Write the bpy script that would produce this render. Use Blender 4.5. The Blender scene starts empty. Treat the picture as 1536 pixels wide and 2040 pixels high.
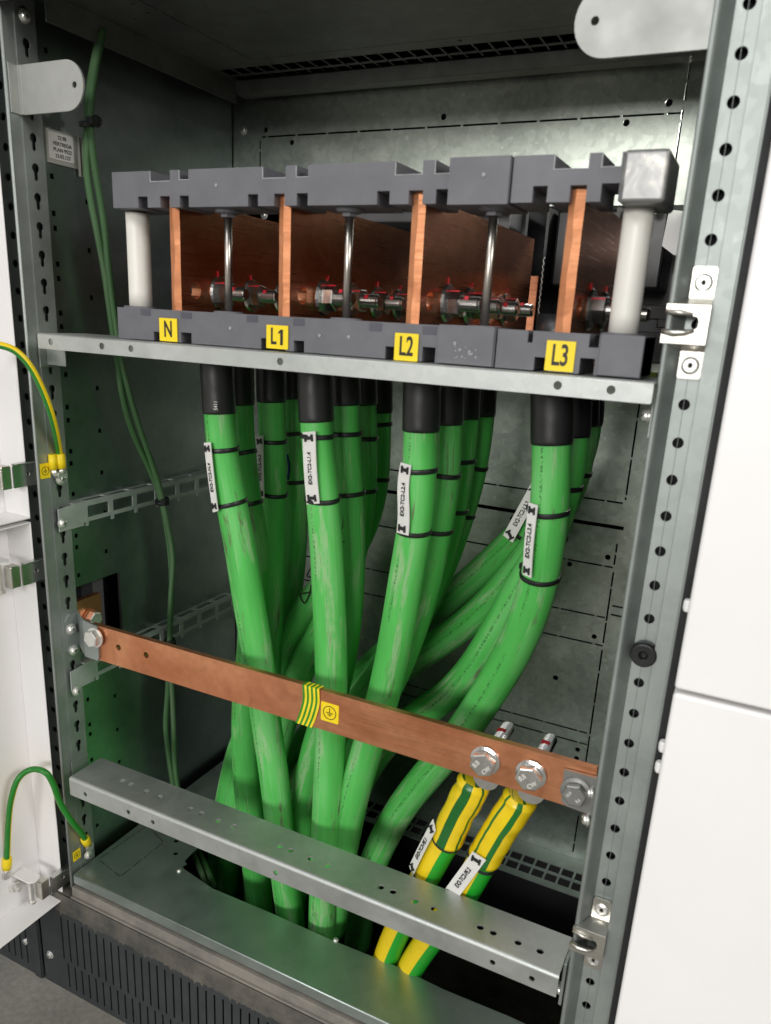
import bpy, bmesh, math, random
from mathutils import Vector, Matrix
from mathutils.noise import noise as pnoise
random.seed(7)
SC = bpy.context.scene
COL = SC.collection
PI = math.pi
V = Vector

# ------------------------------------------------------------------ camera
CAM = V((0.6401685, -0.5276974, 0.6479454))
YAW, PIT, ROL, FPX, PX0, PY0 = 0.44183367, 0.29556405, 0.05416741, 1524.789, 772.155, 1097.551
cy_, sy_, cp_, sp_, cr_, sr_ = math.cos(YAW), math.sin(YAW), math.cos(PIT), math.sin(PIT), math.cos(ROL), math.sin(ROL)
FW = V((-sy_ * cp_, cy_ * cp_, -sp_)); RT0 = V((cy_, sy_, 0)); UP0 = RT0.cross(FW)
RT = cr_ * RT0 + sr_ * UP0; UP = -sr_ * RT0 + cr_ * UP0


def P(px, py, **k):
    """survey helper: a measured photograph point on a known world plane -> world point"""
    d = RT * ((px - PX0) / FPX) - UP * ((py - PY0) / FPX) + FW
    (a, v), = k.items(); i = 'xyz'.index(a)
    return CAM + d * ((v - CAM[i]) / d[i])


def Q(p):
    d = V(p) - CAM; z = d.dot(FW)
    return PX0 + FPX * d.dot(RT) / z, PY0 - FPX * d.dot(UP) / z


cd = bpy.data.cameras.new('camera'); cam = bpy.data.objects.new('camera', cd); COL.objects.link(cam)
m = Matrix((RT, UP, -FW)).transposed().to_4x4(); m.translation = CAM; cam.matrix_world = m
cd.sensor_fit = 'VERTICAL'; cd.sensor_height = 36; cd.lens = FPX / 2040 * 36
cd.shift_x = (768 - PX0) / 2040; cd.shift_y = (PY0 - 1020) / 2040
cd.clip_start = 0.02; cd.clip_end = 50
cd.dof.use_dof = True; cd.dof.focus_distance = 0.86; cd.dof.aperture_fstop = cd.lens / 2.9
SC.camera = cam


# ------------------------------------------------------------------ materials
def newmat(name):
    mt = bpy.data.materials.new(name); mt.use_nodes = True
    nt = mt.node_tree; b = nt.nodes['Principled BSDF']
    return mt, nt, b


def N(nt, t, **k):
    n = nt.nodes.new(t)
    for a, v in k.items(): setattr(n, a, v)
    return n


def ramp(nt, src, stops):
    r = N(nt, 'ShaderNodeValToRGB'); nt.links.new(src, r.inputs[0])
    e = r.color_ramp.elements
    while len(e) < len(stops): e.new(0.5)
    for el, (p, c) in zip(e, stops):
        el.position = p; el.color = (*c, 1) if len(c) == 3 else c
    return r.outputs[0]


def mixc(nt, fac, a, b, mode='MIX'):
    x = N(nt, 'ShaderNodeMix', data_type='RGBA', blend_type=mode)
    for s, v in ((x.inputs[0], fac), (x.inputs[6], a), (x.inputs[7], b)):
        if isinstance(v, (int, float)): s.default_value = v
        elif isinstance(v, tuple): s.default_value = (*v, 1) if len(v) == 3 else v
        else: nt.links.new(v, s)
    return x.outputs[2]


def noise(nt, scale, detail=4, rough=.55, vec=None, dist=0):
    n = N(nt, 'ShaderNodeTexNoise'); n.inputs['Scale'].default_value = scale
    n.inputs['Detail'].default_value = detail; n.inputs['Roughness'].default_value = rough
    n.inputs['Distortion'].default_value = dist
    if vec is None:
        tc = N(nt, 'ShaderNodeTexCoord'); vec = tc.outputs['Object']
    nt.links.new(vec, n.inputs['Vector'])
    return n.outputs['Fac']


def bump(nt, b, h, strength=.2, dist=.001):
    n = N(nt, 'ShaderNodeBump'); n.inputs['Strength'].default_value = strength; n.inputs['Distance'].default_value = dist
    nt.links.new(h, n.inputs['Height']); nt.links.new(n.outputs[0], b.inputs['Normal'])


def plain(name, col, rough=.5, metal=0., var=.12, scale=60, bmp=0., spec=None, vec=None):
    mt, nt, b = newmat(name)
    n = noise(nt, scale, 5)
    lo = tuple(c * (1 - var) for c in col); hi = tuple(min(1, c * (1 + var)) for c in col)
    nt.links.new(ramp(nt, n, [(.3, lo), (.7, hi)]), b.inputs['Base Color'])
    b.inputs['Metallic'].default_value = metal
    nt.links.new(ramp(nt, noise(nt, scale * .35, 3), [(.3, (rough * .85,) * 3), (.7, (min(1, rough * 1.18),) * 3)]), b.inputs['Roughness'])
    if spec is not None: b.inputs['Specular IOR Level'].default_value = spec
    if bmp: bump(nt, b, noise(nt, scale * 3, 4), bmp)
    return mt


def galv(name, lo, hi, rough=.4, spangle=.5, scale=70, metal=.9, smear=.25):
    """galvanised sheet: crystal spangle + smears + scratches"""
    mt, nt, b = newmat(name)
    tc = N(nt, 'ShaderNodeTexCoord'); o = tc.outputs['Object']
    nz = N(nt, 'ShaderNodeTexNoise'); nz.inputs['Scale'].default_value = 25; nz.inputs['Detail'].default_value = 4
    nt.links.new(o, nz.inputs['Vector'])
    wv = N(nt, 'ShaderNodeVectorMath', operation='SCALE'); wv.inputs['Scale'].default_value = .02
    nt.links.new(nz.outputs['Color'], wv.inputs[0])
    av = N(nt, 'ShaderNodeVectorMath', operation='ADD'); nt.links.new(o, av.inputs[0]); nt.links.new(wv.outputs[0], av.inputs[1])
    vo = N(nt, 'ShaderNodeTexVoronoi'); vo.inputs['Scale'].default_value = scale; nt.links.new(av.outputs[0], vo.inputs['Vector'])
    sep = N(nt, 'ShaderNodeSeparateColor'); nt.links.new(vo.outputs['Color'], sep.inputs[0])
    n1 = noise(nt, 14, 6, .6, o); n2 = noise(nt, 160, 4, .6, o)
    base = ramp(nt, n1, [(.32, lo), (.68, hi)])
    sp = ramp(nt, sep.outputs[0], [(0, (1 - .35 * spangle,) * 3), (1, (1 + .0,) * 3)])
    c = mixc(nt, 1., base, sp, 'MULTIPLY')
    c = mixc(nt, ramp(nt, n2, [(.62, (0, 0, 0)), (.75, (smear,) * 3)]), c, tuple(min(1, h * 1.25) for h in hi))
    nt.links.new(c, b.inputs['Base Color'])
    b.inputs['Metallic'].default_value = metal
    rr = mixc(nt, .5, ramp(nt, n1, [(.3, (rough * .8,) * 3), (.7, (rough * 1.25,) * 3)]), ramp(nt, sep.outputs[1], [(0, (rough * .93,) * 3), (1, (rough * 1.07,) * 3)]))
    nt.links.new(rr, b.inputs['Roughness'])
    bump(nt, b, n2, .06)
    return mt


def copper(name, lo, hi, rough, metal=1., scale=18):
    mt, nt, b = newmat(name)
    n1 = noise(nt, scale, 7, .62, dist=1.2); n2 = noise(nt, 110, 5)
    c = ramp(nt, n1, [(.36, lo), (.5, tuple((a + d) / 2 for a, d in zip(lo, hi))), (.62, hi)])
    tc = N(nt, 'ShaderNodeTexCoord'); mp = N(nt, 'ShaderNodeMapping'); mp.inputs['Scale'].default_value = (14, 14, 900); nt.links.new(tc.outputs['Object'], mp.inputs['Vector'])
    roll = noise(nt, 1., 5, .6, mp.outputs[0], .1)
    c = mixc(nt, ramp(nt, roll, [(.35, (.07,) * 3), (.62, (0,) * 3)]), c, tuple(x * .72 for x in lo))
    finger = noise(nt, 34, 3, .5, tc.outputs['Object'], .8)
    c = mixc(nt, ramp(nt, finger, [(.60, (0,) * 3), (.70, (.35,) * 3)]), c, tuple(x * .62 for x in lo))
    c = mixc(nt, ramp(nt, n2, [(.35, (.18,) * 3), (.6, (0,) * 3)]), c, tuple(x * .6 for x in lo))
    nt.links.new(c, b.inputs['Base Color']); b.inputs['Metallic'].default_value = metal
    nt.links.new(ramp(nt, roll, [(.3, (rough * .8,) * 3), (.7, (rough * 1.25,) * 3)]), b.inputs['Roughness'])
    bump(nt, b, roll, .02)
    return mt


def cable_mat(name, col, scuff):
    """PVC sheath: uses tube UV (u around, v metres along) for long scuffs, painted highlight lines, rub marks and the printed line"""
    mt, nt, b = newmat(name)
    uv = N(nt, 'ShaderNodeUVMap'); oi = N(nt, 'ShaderNodeObjectInfo'); cx = N(nt, 'ShaderNodeCombineXYZ')
    mu = N(nt, 'ShaderNodeMath', operation='MULTIPLY'); mu.inputs[1].default_value = 37
    nt.links.new(oi.outputs['Random'], mu.inputs[0])
    for i in range(3): nt.links.new(mu.outputs[0], cx.inputs[i])

    def un(su, sv, detail=4, rough=.6, dist=0, off=0.):
        mp = N(nt, 'ShaderNodeMapping'); mp.inputs['Scale'].default_value = (su, sv, 1); nt.links.new(uv.outputs[0], mp.inputs['Vector'])
        ad = N(nt, 'ShaderNodeVectorMath', operation='ADD'); nt.links.new(cx.outputs[0], ad.inputs[0]); ad.inputs[1].default_value = (off, off * 2, off)
        nt.links.new(ad.outputs[0], mp.inputs['Location'])
        return noise(nt, 1., detail, rough, mp.outputs[0], dist)

    def mul(*xs):
        r = xs[0]
        for x in xs[1:]:
            q = N(nt, 'ShaderNodeMath', operation='MULTIPLY')
            for sck, v in zip(q.inputs, (r, x)):
                if isinstance(v, float): sck.default_value = v
                else: nt.links.new(v, sck)
            r = q.outputs[0]
        return r

    st = lambda x, a, c, hi=1.: ramp(nt, x, [(a, (0,) * 3), (c, (hi,) * 3)])
    slow = un(4, 7, 3, .5)
    base = ramp(nt, slow, [(.32, tuple(c * .82 for c in col)), (.52, col), (.70, (col[0] * 1.8, col[1] * 1.10, col[2] * 1.7))])
    fine = un(42, 55, 6, .7, 0, 3.); lines = un(60, 3.5, 4, .6, 0, 5.); hair = un(110, 9, 4, .6, 0, 11.)
    patch = un(8, 11, 3, .5, .2, 7.); patch2 = un(10, 13, 4, .55, .3, 13.)
    c = mixc(nt, mul(st(lines, .52, .68), st(slow, .35, .6), .34 * scuff), base, (.26, .50, .25))  # pale lengthwise lines: fine scuffs and highlights put into the colour
    c = mixc(nt, mul(st(patch, .57, .63), st(fine, .36, .56), .62 * scuff), c, (.36, .50, .29))
    c = mixc(nt, mul(st(patch2, .61, .67), st(fine, .44, .56), .9 * scuff), c, (.12, .13, .075))
    c = mixc(nt, mul(st(hair, .66, .72), .55), c, (.50, .62, .44))
    # printed legend: a dotted dark line at one angle
    sp_ = N(nt, 'ShaderNodeSeparateXYZ'); nt.links.new(uv.outputs[0], sp_.inputs[0])
    lg = ramp(nt, sp_.outputs[0], [(.075, (0,) * 3), (.0755, (1,) * 3), (.098, (1,) * 3), (.0985, (0,) * 3)])
    c = mixc(nt, mul(lg, st(un(60, 620, 2, .5, 0, 17.), .50, .54), st(un(0, 9, 1, .5, 0, 19.), .45, .5), .7), c, (.02, .10, .02))
    nt.links.new(c, b.inputs['Base Color'])
    nt.links.new(ramp(nt, patch, [(.4, (.50,) * 3), (.62, (.70,) * 3)]), b.inputs['Roughness'])
    b.inputs['Specular IOR Level'].default_value = .42
    bump(nt, b, fine, .08)
    return mt


def stripe_mat(name, bands, a=(.86, .62, .01), g=(.015, .2, .02), rough=.4):
    """yellow/green by u of the tube UV; bands = list of (u0,u1) that are green"""
    mt, nt, b = newmat(name)
    uv = N(nt, 'ShaderNodeUVMap'); s = N(nt, 'ShaderNodeSeparateXYZ'); nt.links.new(uv.outputs[0], s.inputs[0])
    acc = None
    for u0, u1 in bands:
        g1 = N(nt, 'ShaderNodeMath', operation='GREATER_THAN'); g1.inputs[1].default_value = u0; nt.links.new(s.outputs[0], g1.inputs[0])
        g2 = N(nt, 'ShaderNodeMath', operation='LESS_THAN'); g2.inputs[1].default_value = u1; nt.links.new(s.outputs[0], g2.inputs[0])
        mm = N(nt, 'ShaderNodeMath', operation='MULTIPLY'); nt.links.new(g1.outputs[0], mm.inputs[0]); nt.links.new(g2.outputs[0], mm.inputs[1])
        if acc is None: acc = mm.outputs[0]
        else:
            ad = N(nt, 'ShaderNodeMath', operation='MAXIMUM'); nt.links.new(acc, ad.inputs[0]); nt.links.new(mm.outputs[0], ad.inputs[1]); acc = ad.outputs[0]
    c = mixc(nt, acc, a, g)
    c = mixc(nt, ramp(nt, noise(nt, 90, 5), [(.55, (0,) * 3), (.75, (.18,) * 3)]), c, (.25, .22, .1))
    nt.links.new(c, b.inputs['Base Color']); b.inputs['Roughness'].default_value = rough
    return mt


M = {}
M['galv'] = galv('galvanised_steel', (.34, .37, .36), (.44, .475, .455), .55, .12, 130, .88)
M['galv_side'] = galv('galvanised_side_sheet', (.36, .41, .41), (.47, .52, .52), .33, .25, 120, 1.)
M['galv_rail'] = galv('galvanised_rail', (.47, .49, .48), (.57, .59, .57), .52, .18, 150)
M['galv_back'] = galv('galvanised_spangle', (.33, .365, .325), (.50, .54, .48), .36, .55, 150, 1., .6)
M['galv_dark'] = galv('galvanised_dull', (.26, .27, .26), (.36, .37, .36), .45, .4)
M['galv_floor'] = galv('galvanised_floor', (.36, .42, .40), (.46, .52, .49), .44, .25, 60)
M['tab'] = plain('matt_zinc_tab', (.40, .41, .39), .6, .7, .06, 60)
M['slotted'] = plain('pale_zinc_strip', (.50, .54, .52), .5, .55, .08, 70)
M['zinc'] = plain('bright_zinc', (.80, .79, .76), .33, .78, .1, 120)
M['bolt'] = plain('bright_bolt_zinc', (.72, .71, .69), .24, 1., .1, 120)
M['stain'] = plain('stainless_rod', (.45, .42, .38), .3, 1., .15, 80)
M['keeper'] = plain('nickel_plate', (.62, .60, .55), .3, 1., .1, 50)
M['copper'] = copper('busbar_copper', (.62, .25, .13), (.76, .34, .19), .30)
M['copper_pe'] = copper('earth_bar_copper', (.60, .225, .105), (.80, .36, .19), .38, .92, 9)
M['copper_edge'] = copper('cut_copper_edge', (.50, .19, .08), (.63, .27, .125), .5, .5, 25)
M['gray'] = plain('grey_thermoset', (.125, .125, .14), .5, 0, .12, 45, .04)
M['grayedge'] = plain('worn_grey_edge', (.32, .32, .33), .6, 0, .2, 200)
M['white_tube'] = plain('white_tube', (.78, .76, .70), .42, 0, .04, 30)
M['rubber'] = plain('black_shrink', (.014, .014, .015), .40, 0, .25, 60, .12)
M['black'] = plain('black_plastic', (.012, .012, .013), .4, 0, .2, 60)
M['void'] = plain('shade_black', (.006, .006, .007), .9, 0, .1, 10)  # near black, stands in for the shade of unlit hollows
M['cable'] = cable_mat('green_cable', (.082, .485, .086), 1.)
M['cable_bk'] = cable_mat('green_cable_clean', (.074, .455, .078), .8)
M['thin'] = cable_mat('dull_green_wire', (.055, .14, .05), .25)
M['door'] = plain('white_powder_coat', (.87, .855, .855), .36, 0, .02, 9, .05)
M['plinth'] = plain('anthracite_paint', (.034, .039, .042), .5, 0, .15, 50, .04)
M['yellow'] = plain('yellow_vinyl', (.88, .66, .01), .45, 0, .04, 40)
M['ink'] = plain('black_ink', (.012, .011, .009), .5, 0, .05, 40)
M['label'] = plain('white_label', (.74, .73, .70), .45, 0, .05, 60)
M['red'] = plain('red_paint', (.62, .015, .03), .4, 0, .2, 200)
M['engrave'] = plain('bolt_marking', (.85, .84, .80), .35, .6, .05, 100)
M['clear'] = plain('milky_pocket', (.42, .42, .38), .25, 0, .1, 50)
M['gasket'] = plain('black_gasket', (.01, .01, .011), .7, 0, .1, 80)
M['breaker'] = plain('breaker_grey', (.10, .10, .105), .5, 0, .15, 30)
M['olive'] = plain('olive_plastic', (.16, .22, .02), .5, 0, .1, 30)
M['blue'] = plain('blue_ink', (.01, .03, .2), .5, 0, .1, 30)
M['jumper'] = stripe_mat('earth_wire_stripes', [(.52, .98)])
M['jumper_up'] = stripe_mat('earth_wire_stripes_b', [(.86, 1.01), (-.1, .14)])
M['pe_cable'] = stripe_mat('earth_cable_stripes', [(.46, 1.01), (-.1, .015)], g=(.012, .36, .02))
M['pe_shrink1'] = stripe_mat('shrink_stripes_a', [(.006, .102), (.876, .905), (.45, .6)], g=(.012, .13, .02), rough=.3)
M['pe_shrink2'] = stripe_mat('shrink_stripes_b', [(.133, .159), (-.1, .026), (.968, 1.1), (.5, .6)], g=(.012, .16, .02), rough=.3)
M['pe_tape'] = None


def tape_mat():
    mt, nt, b = newmat('earth_tape')
    uv = N(nt, 'ShaderNodeUVMap'); s = N(nt, 'ShaderNodeSeparateXYZ'); nt.links.new(uv.outputs[0], s.inputs[0])
    mu = N(nt, 'ShaderNodeMath', operation='MULTIPLY'); mu.inputs[1].default_value = 4; nt.links.new(s.outputs[0], mu.inputs[0])
    fr = N(nt, 'ShaderNodeMath', operation='FRACT'); nt.links.new(mu.outputs[0], fr.inputs[0])
    g = N(nt, 'ShaderNodeMath', operation='LESS_THAN'); g.inputs[1].default_value = .5; nt.links.new(fr.outputs[0], g.inputs[0])
    nt.links.new(mixc(nt, g.outputs[0], (.86, .66, .02), (.03, .24, .01)), b.inputs['Base Color']); b.inputs['Roughness'].default_value = .4
    return mt


M['pe_tape'] = tape_mat()


def dusty(name, col, dust, amount):
    mt, nt, b = newmat(name)
    n = noise(nt, 22, 8, .68); n2 = noise(nt, 140, 4)
    f = ramp(nt, n, [(.5 - amount * .3, (0,) * 3), (.72 - amount * .2, (1,) * 3)])
    c = mixc(nt, f, col, dust); c = mixc(nt, ramp(nt, n2, [(.6, (0,) * 3), (.8, (.3,) * 3)]), c, tuple(d * 1.4 for d in dust))
    nt.links.new(c, b.inputs['Base Color']); b.inputs['Roughness'].default_value = .75
    bump(nt, b, n2, .25)
    return mt


M['dusty'] = dusty('dusty_base_frame', (.045, .045, .043), (.13, .118, .098), .5)
M['sill'] = dusty('dusty_sill', (.13, .125, .115), (.24, .22, .19), .6)


def concrete():
    mt, nt, b = newmat('screed_floor')
    n = noise(nt, 9, 8, .65); n2 = noise(nt, 150, 5, .6)
    c = ramp(nt, n, [(.3, (.24, .23, .205)), (.7, (.34, .325, .285))])
    c = mixc(nt, ramp(nt, n2, [(.4, (.35,) * 3), (.65, (0,) * 3)]), c, (.12, .115, .10))
    nt.links.new(c, b.inputs['Base Color']); b.inputs['Roughness'].default_value = .7; bump(nt, b, n2, .15)
    return mt


M['floor'] = concrete()


def worncap():
    mt, nt, b = newmat('scuffed_grey_cap')
    n = noise(nt, 55, 6, .6, dist=1.5)
    c = ramp(nt, n, [(.35, (.17, .17, .17)), (.55, (.22, .22, .215)), (.72, (.36, .35, .32))])
    nt.links.new(c, b.inputs['Base Color']); b.inputs['Roughness'].default_value = .32; b.inputs['Metallic'].default_value = .35
    return mt


M['worncap'] = worncap()


# ------------------------------------------------------------------ mesh builder
class MB:
    def __init__(s): s.v = []; s.f = []; s.sm = []; s.uv = {}

    def add(s, vs, fs, smooth=False, uvs=None):
        o = len(s.v); s.v += [V(p) for p in vs]
        for i, f in enumerate(fs):
            if uvs: s.uv[len(s.f)] = uvs[i]
            s.f.append([o + a for a in f]); s.sm.append(smooth)
        return s

    def box(s, a, b, M4=None):
        (x0, y0, z0), (x1, y1, z1) = a, b
        vs = [V((x, y, z)) for x in (x0, x1) for y in (y0, y1) for z in (z0, z1)]
        if M4: vs = [M4 @ p for p in vs]
        return s.add(vs, [(0, 1, 3, 2), (4, 6, 7, 5), (0, 4, 5, 1), (2, 3, 7, 6), (0, 2, 6, 4), (1, 5, 7, 3)])

    def prism(s, poly, fn, d):
        """poly 2D, fn(u,v)->world, d: extrusion vector"""
        n = len(poly); A = [V(fn(*p)) for p in poly]; B = [p + V(d) for p in A]
        return s.add(A + B, [tuple(range(n))[::-1], tuple(range(n, 2 * n))] + [(i, (i + 1) % n, n + (i + 1) % n, n + i) for i in range(n)])

    def tube(s, pts, r, n=16, cap=True, ref=None, wob=0, seed=0):
        pts = [V(p) for p in pts]; k = len(pts)
        rr = r if isinstance(r, (list, tuple)) else [r] * k
        T = [(pts[min(i + 1, k - 1)] - pts[max(i - 1, 0)]).normalized() for i in range(k)]
        u = V(ref) if ref else V((0, -1, .01))
        L = 0; vs = []; Ls = []
        for i in range(k):
            if i: L += (pts[i] - pts[i - 1]).length
            Ls.append(L)
            u = (u - T[i] * u.dot(T[i])).normalized(); w = T[i].cross(u)
            for j in range(n):
                a = 2 * PI * j / n; q = rr[i]
                if wob: q *= 1 + wob * pnoise(V((math.cos(a) * 1.3 + seed, math.sin(a) * 1.3, L * 90)))
                vs.append(pts[i] + (u * math.cos(a) + w * math.sin(a)) * q)
        fs = []; uvs = []
        for i in range(k - 1):
            for j in range(n):
                j2 = (j + 1) % n
                fs.append((i * n + j, i * n + j2, (i + 1) * n + j2, (i + 1) * n + j))
                uvs.append(((j / n, Ls[i]), ((j + 1) / n, Ls[i]), ((j + 1) / n, Ls[i + 1]), (j / n, Ls[i + 1])))
        s.add(vs, fs, True, uvs)
        if cap:
            o = len(s.v) - k * n
            s.f.append([o + j for j in range(n)][::-1]); s.sm.append(False)
            s.f.append([o + (k - 1) * n + j for j in range(n)]); s.sm.append(False)
        return s

    def lathe(s, prof, n=20, M4=None, smooth=False):
        """prof: (r,z) list about local z"""
        vs = []
        for r, z in prof:
            for j in range(n):
                a = 2 * PI * j / n; p = V((r * math.cos(a), r * math.sin(a), z)); vs.append(M4 @ p if M4 else p)
        k = len(prof)
        fs = [(i * n + j, i * n + (j + 1) % n, (i + 1) * n + (j + 1) % n, (i + 1) * n + j) for i in range(k - 1) for j in range(n)]
        s.add(vs, fs, smooth)
        o = len(s.v) - k * n
        if prof[0][0] > 1e-6: s.f.append([o + j for j in range(n)][::-1]); s.sm.append(False)
        if prof[-1][0] > 1e-6: s.f.append([o + (k - 1) * n + j for j in range(n)]); s.sm.append(False)
        return s

    def mesh_from(s, me, F):
        vs = [F @ v.co for v in me.vertices]
        return s.add(vs, [tuple(p.vertices) for p in me.polygons])

    def plate(s, outer, holes, t, F):
        """flat sheet with real holes; F maps (u,v,n) to world"""
        cu = bpy.data.curves.new('tmp', 'CURVE'); cu.dimensions = '2D'; cu.fill_mode = 'BOTH'; cu.extrude = t * 50
        for loop in [outer] + list(holes):
            sp = cu.splines.new('POLY'); sp.points.add(len(loop) - 1); sp.use_cyclic_u = True
            for p, q in zip(sp.points, loop): p.co = (q[0] * 100, q[1] * 100, 0, 1)
        ob = bpy.data.objects.new('tmp', cu); COL.objects.link(ob)
        dg = bpy.context.evaluated_depsgraph_get(); dg.update()
        me = bpy.data.meshes.new_from_object(ob.evaluated_get(dg))
        s.mesh_from(me, F @ Matrix.Scale(.01, 4))
        bpy.data.objects.remove(ob); bpy.data.curves.remove(cu); bpy.data.meshes.remove(me)
        return s


def frame(o, ex, ey):
    ex = V(ex).normalized(); ey = V(ey).normalized(); n = ex.cross(ey).normalized()
    F = Matrix((ex, ey, n)).transposed().to_4x4(); F.translation = V(o)
    return F


def circ(u, v, r, n=14): return [(u + r * math.cos(2 * PI * i / n), v + r * math.sin(2 * PI * i / n)) for i in range(n)]


def rect(u0, v0, u1, v1): return [(u0, v0), (u1, v0), (u1, v1), (u0, v1)]


def rrect(u0, v0, u1, v1, r, n=5):
    out = []
    for cx, cy, a0 in ((u1 - r, v0 + r, -PI / 2), (u1 - r, v1 - r, 0), (u0 + r, v1 - r, PI / 2), (u0 + r, v0 + r, PI)):
        for i in range(n + 1):
            a = a0 + PI / 2 * i / n; out.append((cx + r * math.cos(a), cy + r * math.sin(a)))
    return out


def keyhole(u, v, r=.0042, w=.0023, d=.0085, n=12):
    a0 = math.asin(w / r)
    out = [(u + r * math.sin(a0 + (2 * PI - 2 * a0) * i / n + PI), v + r * math.cos(a0 + (2 * PI - 2 * a0) * i / n + PI)) for i in range(n + 1)]
    # lower slot with round end
    out += [(u + w * math.cos(b), v - d + w * math.sin(b)) for b in (0, -PI / 4, -PI / 2, -3 * PI / 4, -PI)]
    return out


def obj(name, mb, mat, parent=None, bevel=0, seg=2):
    me = bpy.data.meshes.new(name); me.from_pydata([tuple(v) for v in mb.v], [], mb.f); me.validate(verbose=False)
    if mb.uv and len(me.polygons) == len(mb.f):
        uvl = me.uv_layers.new(name='UVMap')
        for i, p in enumerate(me.polygons):
            t = mb.uv.get(i)
            if t:
                for l, q in zip(p.loop_indices, t): uvl.data[l].uv = q
    if len(me.polygons) == len(mb.f):
        for p, sm in zip(me.polygons, mb.sm): p.use_smooth = sm
    me.update(); me.materials.append(mat)
    o = bpy.data.objects.new(name, me); COL.objects.link(o)
    if parent:
        o.parent = parent
        if parent.type == 'EMPTY': o.matrix_parent_inverse = parent['_inv'] and Matrix.Translation(-V(parent['_inv']))
    if bevel:
        b = o.modifiers.new('bevel', 'BEVEL'); b.width = bevel; b.segments = seg; b.limit_method = 'ANGLE'; b.angle_limit = .6
    return o


def tag(o, label, cat, group=None):
    o['label'] = label; o['category'] = cat
    if group: o['group'] = group
    return o


def thing(name, label, cat, loc=(0, 0, 0), group=None):
    e = bpy.data.objects.new(name, None); e.empty_display_size = .01; COL.objects.link(e); e.location = loc
    e['_inv'] = tuple(loc)
    return tag(e, label, cat, group)


def dup(root, mat, label, group=None):
    r = root.copy(); COL.objects.link(r); r.matrix_world = mat
    r['label'] = label
    if group: r['group'] = group
    for ch in list(root.children):
        c = ch.copy(); COL.objects.link(c); c.parent = r; c.matrix_parent_inverse = Matrix.Identity(4)
        for g in list(ch.children):
            d = g.copy(); COL.objects.link(d); d.parent = c; d.matrix_parent_inverse = Matrix.Identity(4)
    return r


def text(name, s, size, F, mat, parent, bold=0, sx=1., ext=.0001, align='CENTER', space=1.):
    cu = bpy.data.curves.new('tmp', 'FONT'); cu.body = s; cu.size = size; cu.align_x = align; cu.align_y = 'CENTER'
    cu.extrude = ext; cu.offset = bold; cu.space_character = space
    ob = bpy.data.objects.new('tmp', cu); COL.objects.link(ob)
    dg = bpy.context.evaluated_depsgraph_get(); dg.update()
    me = bpy.data.meshes.new_from_object(ob.evaluated_get(dg))
    mb = MB(); mb.mesh_from(me, F @ Matrix.Diagonal((sx, 1, 1, 1)))
    bpy.data.objects.remove(ob); bpy.data.curves.remove(cu); bpy.data.meshes.remove(me)
    return obj(name, mb, mat, parent)


def spline(pts, seg=10):
    pts = [V(p) for p in pts]; out = []
    ext = [2 * pts[0] - pts[1]] + pts + [2 * pts[-1] - pts[-2]]
    for i in range(1, len(ext) - 2):
        a, b, c, d = ext[i - 1:i + 3]
        for k in range(seg):
            t = k / seg
            out.append(.5 * ((2 * b) + (c - a) * t + (2 * a - 5 * b + 4 * c - d) * t * t + (3 * b - a - 3 * c + d) * t ** 3))
    out.append(pts[-1]); return out


def smooth_path(p, it=6):
    p = [q.copy() for q in p]
    for _ in range(it):
        p = [p[0]] + [(p[i - 1] + 2 * p[i] + p[i + 1]) / 4 for i in range(1, len(p) - 1)] + [p[-1]]
    return p


ZH = lambda i: .8287 - .025 * i      # hole pitch of the corner posts

# ------------------------------------------------------------------ floor of the room
f = obj('floor', MB().box((-6, -8, -.30), (6, 6, -.18)), M['floor']); f['kind'] = 'structure'

# ------------------------------------------------------------------ the cabinet shell
cab = thing('switchgear_cabinet', 'galvanised steel cabinet frame with pierced corner posts, sheet walls and base plate', 'electrical cabinet')
FX = lambda x: frame((x, 0, 0), (0, 1, 0), (0, 0, 1))      # u=y v=z  n=+x
FY = lambda y: frame((0, y, 0), (1, 0, 0), (0, 0, 1))      # u=x v=z  n=-y
FZ = lambda z: frame((0, 0, z), (1, 0, 0), (0, 1, 0))      # u=x v=y  n=+z
Z0, Z1 = -.02, 1.05

# left post
mb = MB()
mb.tube([(-.0012, .0, Z0), (-.0012, .0, Z1)], .0017, 12)
mb.box((-.0022, .0005, Z0), (-.0002, .0125, Z1))
kz = [.7875 + .025 * i for i in range(-32, 9)]
kz = [z for z in kz if z > Z0 + .02 and z < Z1 - .02]
mb.plate(rect(.0125, Z0, .0345, Z1), [keyhole(.0232, z) for z in kz], .0014, FX(.0))
mb.box((-.0016, .0338, Z0), (.0002, .0352, Z1))
mb.box((-.012, .013, Z0), (-.0108, .034, Z1))
hz = [ZH(i) for i in range(-8, 33)]
hz = [z for z in hz if Z0 + .02 < z < Z1 - .02]
mb.plate(rect(-.0455, Z0, -.0022, Z1), [circ(-.0232, z, .0036) for z in hz], .0014, FY(.0125))
mb.box((-.0475, .0, Z0), (-.0457, .013, Z1))
obj('corner_post', mb, M['galv'], cab, .0002, 1)
obj('post_shade_core', MB().box((-.0445, .017, Z0), (-.013, .032, Z1)), M['void'], cab)  # near-black core puts shade behind the punched holes
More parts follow.
